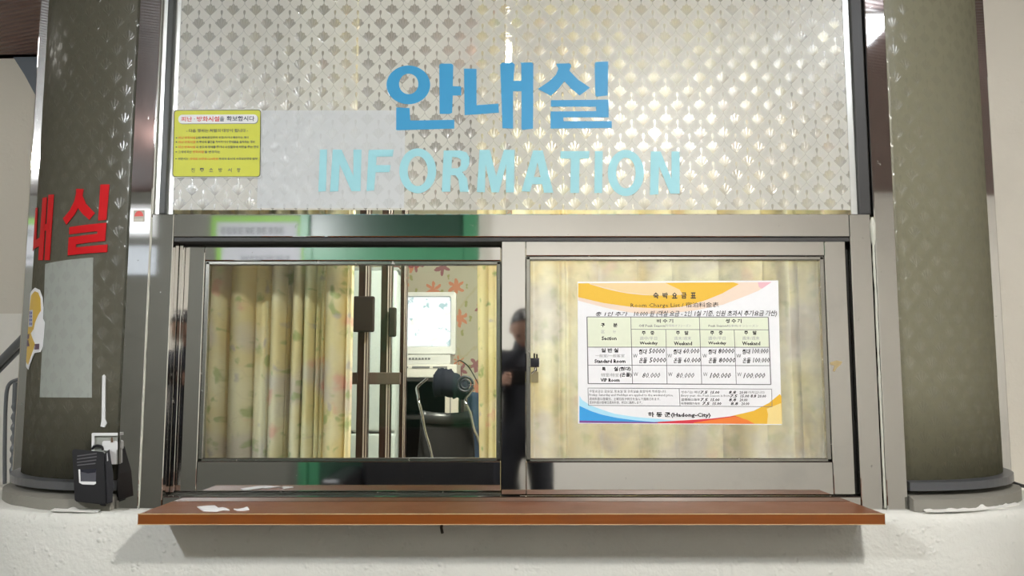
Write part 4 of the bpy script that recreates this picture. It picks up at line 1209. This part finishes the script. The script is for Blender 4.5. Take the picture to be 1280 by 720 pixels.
# chair
YCH = 2.20
ch = thing('office_chair', at(560, 600, YCH), 'black chair with bent chrome tube arms in front of the TV set', 'chair')
ch.location.z = FZ; OFF[ch.name] = Vector(ch.location)
M_CHROME = steel('chair_chrome', (0.42, 0.42, 0.42), .12, .1)
def cc(px, py, dy=0.0): return at(px, py, YCH + dy)
b = bmesh.new()
lb, rb = cc(528, 514), cc(588, 513)
zbot = cc(558, 590).z
def back(u, v):
    sag = .016 * (1 - (2 * u - 1) ** 2)
    x = lb.x + (rb.x - lb.x) * u + (2 * u - 1) * .02 * (1 - v)
    return Vector((x, YCH + .045 * (1 - (2 * u - 1) ** 2) + .02 * v, zbot + (lb.z - zbot) * v - sag * v))
grid(b, back, 12, 6)
o = obj('backrest', b, plain('black_mesh_cloth', (0.008, 0.008, 0.009), .85), ch, smooth=True)
md = o.modifiers.new('thickness', 'SOLIDIFY'); md.thickness = .02
b = bmesh.new()
grid(b, lambda u, v: back(u, .80 + .2 * v) + Vector((0, -.012, .004)), 12, 2)
o = obj('top_band', b, plain('black_leatherette', (0.02, 0.022, 0.026), .35), ch, 'glossier band along the backrest top', smooth=True)
md = o.modifiers.new('thickness', 'SOLIDIFY'); md.thickness = .012
for pts in ([(534.5, 473), (527, 479), (521.3, 485), (522.5, 494), (524, 503), (528, 520), (532, 540), (537, 557), (541, 575), (543, 600)],
            [(591.5, 485), (586, 493), (581, 499.5), (583.5, 507), (588, 517), (592, 535), (598, 550), (602, 565), (604, 578), (605, 600)]):
    b = bmesh.new(); tube(b, spline([cc(px, py, -.02 + (.16 * max(0, (503 - py) / 30))) for px, py in pts], 4), .0085, 8); obj('arm_tube', b, M_CHROME, ch, 'bent chrome tube', smooth=True)
zseat = FZ + .44
obj('seat', bx(lb.x - .02, rb.x + .02, YCH - .0, YCH + .36, zseat, zseat + .05, bev=.015, seg=2), plain('black_seat_cloth', (0.018, 0.018, 0.02), .8), ch)
for sx in (lb.x - .01, rb.x + .01):
    for sy in (.03, .33):
        b = bmesh.new(); tube(b, [(sx, YCH + sy, zseat), (sx, YCH + sy, FZ)], .010, 8); obj('leg', b, M_CHROME, ch, smooth=True)
# rolled navy jacket on the chair back
b = bmesh.new()
ring = []
c0, c1 = cc(541, 482, .06), cc(586, 488, .06)
nu, nv = 22, 14
for i in range(nu + 1):
    t = i / nu
    c = c0.lerp(c1, t) + Vector((0, 0, .05 * math.sin(PI * t * .9) * (1 - t)))
    rr = (.075 - .018 * t) * (math.sin(PI * min(1, max(0, .12 + .80 * t))) ** .35)
    if i in (0, nu): rr *= .35
    ring.append([b.verts.new(c + Vector((.012 * noise.noise(Vector((i * .6, k * .7, 2))), math.cos(2 * PI * k / nv) * rr * .8, math.sin(2 * PI * k / nv) * rr * (1.15 + .25 * noise.noise(Vector((i * .5, k * .8, 7))))))) for k in range(nv)])
for i in range(nu):
    for k in range(nv): b.faces.new([ring[i][k], ring[i][(k + 1) % nv], ring[i + 1][(k + 1) % nv], ring[i + 1][k]])
b.faces.new(ring[0][::-1]); b.faces.new(ring[-1]); bmesh.ops.recalc_face_normals(b, faces=b.faces)
jk = thing('rolled_jacket', c0.lerp(c1, .5), 'rolled dark navy jacket lying along the top of the chair back', 'jacket')
obj('roll', b, plain('navy_cloth', (0.012, 0.014, 0.024), .8, 0, .2), jk, smooth=True)
for (rr, th) in ((.040, .007), (.024, .006)):
    b = bmesh.new(); tube(b, [cc(581.5, 480, -.03) + Vector((rr * math.cos(a), 0, rr * math.sin(a))) for a in [2 * PI * k / 24 for k in range(24)] + [0.001]], th, 6)
    obj('coiled_strap', b, plain('dark_strap', (0.035, 0.038, 0.052), .4), jk, smooth=True)
# blue denim garment hanging at the right
b = bmesh.new()
def den(u, v):
    p0, p1, p2, p3 = cc(583, 488, .45), cc(602, 492, .45), cc(608, 600, .45), cc(592, 600, .45)
    q = (p0 * (1 - u) + p1 * u) * (1 - v) + (p3 * (1 - u) + p2 * u) * v
    return q + Vector((0, .018 * math.sin(u * 9 + v * 3) + .01 * math.sin(v * 11), 0))
grid(b, den, 12, 14)
o = obj('denim_garment', b, plain('blue_denim', (0.035, 0.055, 0.095), .85, 0, .2), smooth=True)
md = o.modifiers.new('thickness', 'SOLIDIFY'); md.thickness = .012
tag(o, 'faded blue denim garment hanging by the chair at the curtain edge', 'garment')

# ------------------------------------------------------------------ left background: stair railing
YH = .95
rlg = thing('stair_railing', at(10, 600, YH), 'dark grey tube stair railing beyond the left curved glass', 'railing')
M_RAIL = plain('dark_grey_iron', (0.17, 0.18, 0.19), .35, .3)
b = bmesh.new(); tube(b, [at(-60, 512, YH - .2), at(2, 450, YH), at(60, 390, YH + .2)], .016, 10); obj('handrail', b, M_RAIL, rlg, smooth=True)
b = bmesh.new(); tube(b, [at(-60, 522, YH - .2), at(2, 461, YH), at(60, 402, YH + .2)], .008, 8); obj('lower_bar', b, M_RAIL, rlg, smooth=True)
b = bmesh.new(); tube(b, spline([at(6, 606, YH), at(6, 560, YH), at(7, 510, YH), at(9, 487, YH), at(14, 478, YH), at(24, 474, YH)]), .0075, 8); obj('hoop', b, M_RAIL, rlg, smooth=True)
b = bmesh.new()
pts = [at(19 - k * .10, 478 + k * 3.4, YH) for k in range(38)]
tube(b, pts, [.0095 + .004 * math.sin(k * 1.6) * (1 if 8 < k < 34 else 0) for k in range(38)], 8); obj('baluster', b, M_RAIL, rlg, 'twisted baluster', smooth=True)
b = bmesh.new(); tube(b, [at(13, 606, YH), at(13, 625, YH)], .012, 8); obj('baluster_foot', b, M_RAIL, rlg, smooth=True)
# stair stringer the railing stands on
b = bmesh.new(); box(b, LX, -1.70, YH - .08, YH + .08, 0, at(10, 606, YH).z + .002)
tag(obj('stair_stringer', b, M_WALLPALE), kind='structure')

# dark cable at the right wall foot
b = bmesh.new(); tube(b, spline([at(1262, 602, .30), at(1272, 605.5, .30), at(1282, 608, .32), at(1310, 612, .36)]), .006, 6)
tag(obj('wall_cable', b, M_BLACK, smooth=True), 'short black cable running from the right curved channel along the wall', 'cable')

# ------------------------------------------------------------------ lobby behind the camera (seen only in the steel and glass)
gz = .0063
M_GREEN = plain('green_door_paint', (0.045, 0.20, 0.10), .4)
M_GREEND = plain('dark_green_panel', (0.022, 0.060, 0.040), .35)
# double door painted green with dark panels
def mirror(px, py, Y=BY + .06):                 # where a thing on plane Y shows in the upright steel face at y = 0
    d = ray(px, py); t = (-Y - CAM.y) / d.y
    p = CAM + d * t
    return Vector((p.x, Y, p.z))
dx0, dx1 = mirror(376, 300).x, mirror(598, 300).x
dz1 = 2.72
g_ = thing('door_1', ((dx0 + dx1) / 2, BY, 0), kind='structure')
obj('door_frame', bx(dx0, dx0 + .07, BY, BY + .10, 0, dz1, bev=.004), M_GREEN, g_)
obj('door_frame', bx(dx1 - .12, dx1, BY, BY + .10, 0, dz1, bev=.004), M_GREEN, g_)
obj('door_frame', bx(dx0 + .07, dx1 - .12, BY, BY + .10, dz1 - .05, dz1, bev=.004), M_GREEN, g_)
zmid = mirror(480, 303).z
obj('transom_panel', bx(dx0 + .07, dx1 - .12, BY, BY + .05, zmid, dz1 - .05), M_GREEND, g_, 'dark green panel above the doors')
obj('transom_rail', bx(dx0 + .07, dx1 - .12, BY, BY + .09, zmid - .22, zmid, bev=.004), M_GREEN, g_)
mid = (dx0 + dx1) / 2 - .02
for (a, c) in ((dx0 + .07, mid), (mid, dx1 - .12)):
    L = obj('door_leaf', bx(a + .002, c - .002, BY, BY + .05, .01, zmid - .22), M_GREEND, g_)
    for (p0, p1) in ((a + .002, a + .09), (c - .09, c - .002)):
        obj('leaf_stile', bx(p0, p1, BY + .05, BY + .065, .01, zmid - .22, bev=.003), M_GREEN, L)
# white sign with lime side bars
s0, s1 = mirror(269, 300), mirror(371, 300)
zt_, zb_ = mirror(320, 277).z, mirror(320, 330).z
sg = thing('lobby_sign', ((s0.x + s1.x) / 2, BY, zb_), 'white lobby sign with lime bars, mirrored in the window header', 'sign')
obj('board', bx(s0.x, s1.x, BY + .02, BY + .04, zb_, zt_, bev=.002), plain('dull_sign_white', (0.42, 0.43, 0.46), .6), sg)
M_LIME = plain('lime_paint', (0.20, 0.42, 0.06), .5)
obj('side_bar', bx(s0.x - .04, s0.x, BY + .02, BY + .045, zb_ - .05, zt_ + .05), M_LIME, sg)
obj('side_bar', bx(s1.x, s1.x + .04, BY + .02, BY + .045, zb_ - .05, zt_ + .05), M_LIME, sg)
obj('top_bar', bx(s0.x, s1.x, BY + .02, BY + .045, zt_, zt_ + .05), M_LIME, sg)
b = bmesh.new()
for (n_, x0, x1, y0, y1) in ((11, 276, 356, 284, 292), (10, 293, 357, 317, 322)):
    for k in range(n_):
        a = mirror(x0 + (x1 - x0) * k / n_, y0); c = mirror(x0 + (x1 - x0) * (k + .72) / n_, y1)
        w3 = (c.x - a.x); h3 = (a.z - c.z)
        random.seed(k + n_)
        for (u0, u1, v0_, v1_) in ((0, 1, .82, 1), (0, 1, .4, .55), (.0, .2, 0, 1) if random.random() < .5 else (.75, .95, 0, 1), (0, 1, 0, .15)):
            box(b, a.x + w3 * u0, a.x + w3 * u1, BY + .04, BY + .042, c.z + h3 * v0_, c.z + h3 * v1_)
tag(obj('sign_lettering', b, plain('sign_ink', (0.05, 0.05, 0.07), .5), sg, 'two rows of dark characters'), kind='stuff')
# bright transom window and white board at the left
t0, t1 = mirror(160, 262), mirror(191, 290)
wd_ = thing('window_4', (t0.x, BY, t1.z), kind='structure')
obj('daylight_pane', bx(t0.x - .55, t1.x - .02, BY + .02, BY + .03, t1.z, t0.z), emission('daylight', (0.86, 0.93, 1.0), 3.2), wd_, 'bright daylight pane')
b = bmesh.new()
for (a0, a1, c0_, c1_) in ((t0.x - .6, t1.x + .02, t0.z, t0.z + .04), (t0.x - .6, t1.x + .02, t1.z - .04, t1.z), (t0.x - .6, t0.x - .55, t1.z, t0.z), (t1.x - .02, t1.x + .02, t1.z, t0.z)):
    box(b, a0, a1, BY + .02, BY + .06, c0_, c1_)
obj('window_frame', b, M_WHITE, wd_)
t0, t1 = mirror(150, 307), mirror(192, 343)
bd = thing('white_board', (t0.x, BY, t1.z), 'white board with blue characters on the left of the lobby back wall', 'sign')
obj('board', bx(t0.x - .3, t1.x, BY + .02, BY + .04, t1.z, t0.z, bev=.002), plain('blue_white', (0.70, 0.76, 0.84), .5), bd)
# black sofa under the green doors' side
q0, q1 = mirror(440, 600, BY + .5).x, mirror(622, 600, BY + .5).x
so = thing('sofa', ((q0 + q1) / 2, BY + .6, 0), 'low black sofa in the lobby behind the photographer', 'sofa')
M_LEATHER = plain('black_leather', (0.014, 0.014, 0.016), .35)
obj('seat', bx(q0, q1, BY + .22, BY + 1.0, .12, .44, bev=.04, seg=3), M_LEATHER, so)
obj('backrest', bx(q0, q1, BY + .11, BY + .30, .30, .92, bev=.05, seg=3), M_LEATHER, so)
for (a, c) in ((q0 - .16, q0 + .01), (q1 - .01, q1 + .16)):
    obj('armrest', bx(a, c, BY + .13, BY + 1.0, .10, .62, bev=.04, seg=3), M_LEATHER, so)
for xx in (q0 + .05, q1 - .05):
    for yy in (BY + .25, BY + .9):
        obj('foot', bx(xx - .025, xx + .025, yy - .025, yy + .025, 0, .13), M_BLACK, so)

# photographer, seen as a dark reflection in the middle stile
PYB = -2.80
ph = thing('person', (.07, PYB, 0), 'photographer in dark clothes holding a camera, mirrored in the middle stile', 'person')
J = {'pel': (.07, PYB, .96), 'wai': (.07, PYB, 1.12), 'che': (.07, PYB + .02, 1.34), 'nec': (.07, PYB + .03, 1.50), 'hd0': (.07, PYB + .045, 1.58),
     'hpL': (-.03, PYB, .90), 'knL': (-.05, PYB + .03, .50), 'anL': (-.06, PYB, .09), 'toL': (-.07, PYB + .17, .035),
     'hpR': (.17, PYB, .90), 'knR': (.19, PYB + .03, .50), 'anR': (.20, PYB, .09), 'toR': (.21, PYB + .17, .035),
     'shL': (-.12, PYB + .01, 1.44), 'elL': (-.19, PYB + .08, 1.17), 'wrL': (-.055, PYB + .255, 1.275),
     'shR': (.26, PYB + .01, 1.44), 'elR': (.33, PYB + .06, 1.17), 'wrR': (.15, PYB + .255, 1.285)}
R_ = {'pel': (.15, .11), 'wai': (.14, .105), 'che': (.165, .115), 'nec': (.06, .06), 'hd0': (.055, .055), 'hpL': (.095, .1), 'knL': (.062, .065), 'anL': (.045, .05), 'toL': (.042, .032),
      'hpR': (.095, .1), 'knR': (.062, .065), 'anR': (.045, .05), 'toR': (.042, .032), 'shL': (.068, .068), 'elL': (.047, .047), 'wrL': (.034, .034), 'shR': (.068, .068), 'elR': (.047, .047), 'wrR': (.034, .034)}
E_ = [('pel', 'wai'), ('wai', 'che'), ('che', 'nec'), ('nec', 'hd0'), ('pel', 'hpL'), ('hpL', 'knL'), ('knL', 'anL'), ('anL', 'toL'), ('pel', 'hpR'), ('hpR', 'knR'), ('knR', 'anR'), ('anR', 'toR'),
      ('che', 'shL'), ('shL', 'elL'), ('elL', 'wrL'), ('che', 'shR'), ('shR', 'elR'), ('elR', 'wrR')]


def skin_obj(name, J, R_, E_, root, mat, parent, sub=2):
    ks = list(J); me = bpy.data.meshes.new(name); off = OFF[parent.name]
    me.from_pydata([Vector(J[k]) - off for k in ks], [(ks.index(a), ks.index(c)) for a, c in E_], [])
    o = bpy.data.objects.new(name, me); COL.objects.link(o); o.parent = parent
    o.modifiers.new('skin', 'SKIN')
    if not me.skin_vertices: me.skin_vertices.new()
    for i, k in enumerate(ks):
        sv = me.skin_vertices[0].data[i]; sv.radius = R_[k]; sv.use_root = (k == root)
    s = o.modifiers.new('smooth', 'SUBSURF'); s.levels = sub; s.render_levels = sub
    me.materials.append(mat); OFF[o.name] = off
    bpy.context.view_layer.update()
    m2 = bpy.data.meshes.new_from_object(o.evaluated_get(bpy.context.evaluated_depsgraph_get()))
    o.modifiers.clear(); o.data = m2
    for p in m2.polygons: p.use_smooth = True
    if not m2.materials: m2.materials.append(mat)
    return o


M_CLOTH = plain('dark_navy_clothes', (0.014, 0.016, 0.024), .8)
M_SKIN = plain('skin', (0.42, 0.24, 0.17), .55)
M_HAIR = plain('black_hair', (0.012, 0.011, 0.011), .5)
skin_obj('body', J, R_, E_, 'pel', M_CLOTH, ph)
# head with face
hc = Vector((.07, PYB + .06, 1.665))
b = bmesh.new()
bmesh.ops.create_uvsphere(b, u_segments=28, v_segments=20, radius=1.0)
for v in b.verts:
    x, y, z = v.co
    rx, ry, rz = .074, .092, .118
    if z < 0: rx *= 1 - .28 * (-z) ** 1.5; ry *= 1 - .12 * (-z)
    px_, py_, pz_ = x * rx, y * ry, z * rz
    if y > 0:
        py_ += .022 * math.exp(-((x / .16) ** 2 + ((z + .18) / .16) ** 2))      # nose
        py_ -= .010 * (math.exp(-(((x - .42) / .2) ** 2 + ((z - .05) / .12) ** 2)) + math.exp(-(((x + .42) / .2) ** 2 + ((z - .05) / .12) ** 2)))
        py_ += .006 * math.exp(-((x / .3) ** 2 + ((z + .52) / .08) ** 2))       # lips
        py_ += .008 * math.exp(-((x / .3) ** 2 + ((z + .82) / .14) ** 2))       # chin
    v.co = hc + Vector((px_, py_, pz_))
obj('head', b, M_SKIN, ph, 'head with face', smooth=True)
for s in (-1, 1):
    b = bmesh.new(); bmesh.ops.create_uvsphere(b, u_segments=10, v_segments=8, radius=.011)
    bmesh.ops.translate(b, verts=b.verts, vec=hc + Vector((s * .031, .074, .008))); obj('eye', b, M_BLACK, ph, smooth=True)
    b = bmesh.new(); bmesh.ops.create_uvsphere(b, u_segments=10, v_segments=8, radius=1)
    for v in b.verts: v.co = hc + Vector((s * .075 + v.co.x * .010, -.002 + v.co.y * .018, -.012 + v.co.z * .030))
    obj('ear', b, M_SKIN, ph, smooth=True)
b = bmesh.new(); pxm = [hc + Vector((-.024 + .048 * k / 6, .083 - .010 * abs(k - 3) / 3, -.061)) for k in range(7)]
tube(b, pxm, .0035, 6); obj('mouth', b, plain('lip', (0.30, 0.10, 0.09), .5), ph, smooth=True)
b = bmesh.new(); bmesh.ops.create_uvsphere(b, u_segments=24, v_segments=16, radius=1)
for v in b.verts:
    v.co = Vector((v.co.x * .082, v.co.y * .100 - .008, v.co.z * .122 + .006))
bmesh.ops.bisect_plane(b, geom=b.verts[:] + b.edges[:] + b.faces[:], plane_co=(0, .012, .045), plane_no=(0, .82, -.57), clear_outer=True)
bmesh.ops.translate(b, verts=b.verts, vec=hc); obj('hair', b, M_HAIR, ph, 'short black hair', smooth=True)
for o in list(ph.children):
    if o.name.split('.')[0] in ('head', 'eye', 'ear', 'mouth', 'hair'):
        piv = Vector((.07, PYB + .02, 1.56)) - OFF[ph.name]
        o.data.transform(Matrix.Translation(piv) @ Matrix.Rotation(-.75, 4, 'X') @ Matrix.Translation(-piv))
# hands closed round the camera body
CB = Vector((.045, PYB + .31, 1.315))
def hand(side):
    wr = Vector(J['wrL'] if side < 0 else J['wrR'])
    b_j = {'w': wr, 'p': CB + Vector((side * .085, -.035, -.028)), 'p2': CB + Vector((side * .085, -.005, -.010))}
    r_ = {'w': (.027, .022), 'p': (.033, .018), 'p2': (.032, .016)}
    e_ = [('w', 'p'), ('p', 'p2')]
    for k in range(4):
        zz = .022 - .019 * k; ln = (.9, 1.0, .95, .78)[k]
        base = CB + Vector((side * .084, .004, zz)); 
        b_j['a%d' % k] = base + Vector((0, .018 * ln, 0)); b_j['b%d' % k] = base + Vector((-side * .014, .036 * ln, -.002)); b_j['c%d' % k] = base + Vector((-side * .038 * ln, .040, -.003))
        for q_ in 'abc': r_['%s%d' % (q_, k)] = (.0088, .0088)
        e_ += [('p2', 'a%d' % k), ('a%d' % k, 'b%d' % k), ('b%d' % k, 'c%d' % k)]
    b_j['t1'] = CB + Vector((side * .070, -.046, .006)); b_j['t2'] = CB + Vector((side * .044, -.042, .018)); r_['t1'] = (.011, .011); r_['t2'] = (.0095, .0095)
    e_ += [('p', 't1'), ('t1', 't2')]
    skin_obj('hand', b_j, r_, e_, 'p', M_SKIN, ph, 1)
hand(-1); hand(1)
cmr = thing('photo_camera', CB - Vector((0, 0, .05)), 'black camera held in the hands of the photographer', 'camera')
obj('body', bx(CB.x - .068, CB.x + .068, CB.y - .028, CB.y + .028, CB.z - .045, CB.z + .045, bev=.008, seg=2), M_BLACK, cmr)
obj('viewfinder', bx(CB.x - .025, CB.x + .025, CB.y - .026, CB.y + .024, CB.z + .043, CB.z + .068, bev=.006, seg=2), M_BLACK, cmr)
b = bmesh.new(); tube(b, [CB + Vector((-.0, .025, -.004)), CB + Vector((0, .060, -.004))], .031, 20); obj('lens', b, M_BLACK, cmr, smooth=False)

# ------------------------------------------------------------------ convert the queued text and attach it
flush_text()
bR, bK, bO, nt = notice_text
bT, bG, bH, bL2, pr = price_text
for nm, b, m, root, lab in (('red_text', bR, M_REDINK, nt, 'red printed words'), ('black_text', bK, M_NAVY, nt, 'black printed words'), ('orange_text', bO, M_ORINK, nt, 'orange printed words'),
                            ('printed_text', bT, M_INK, pr, 'bold dark printed words'), ('small_print', bG, M_INKG, pr, 'small grey print'),
                            ('handwriting', bH, M_INK, pr, 'handwritten prices and notes in black pen'), ('faint_print', bL2, M_INKL, pr, 'faint grey characters')):
    tag(obj(nm, b, m, root, lab), kind='stuff')
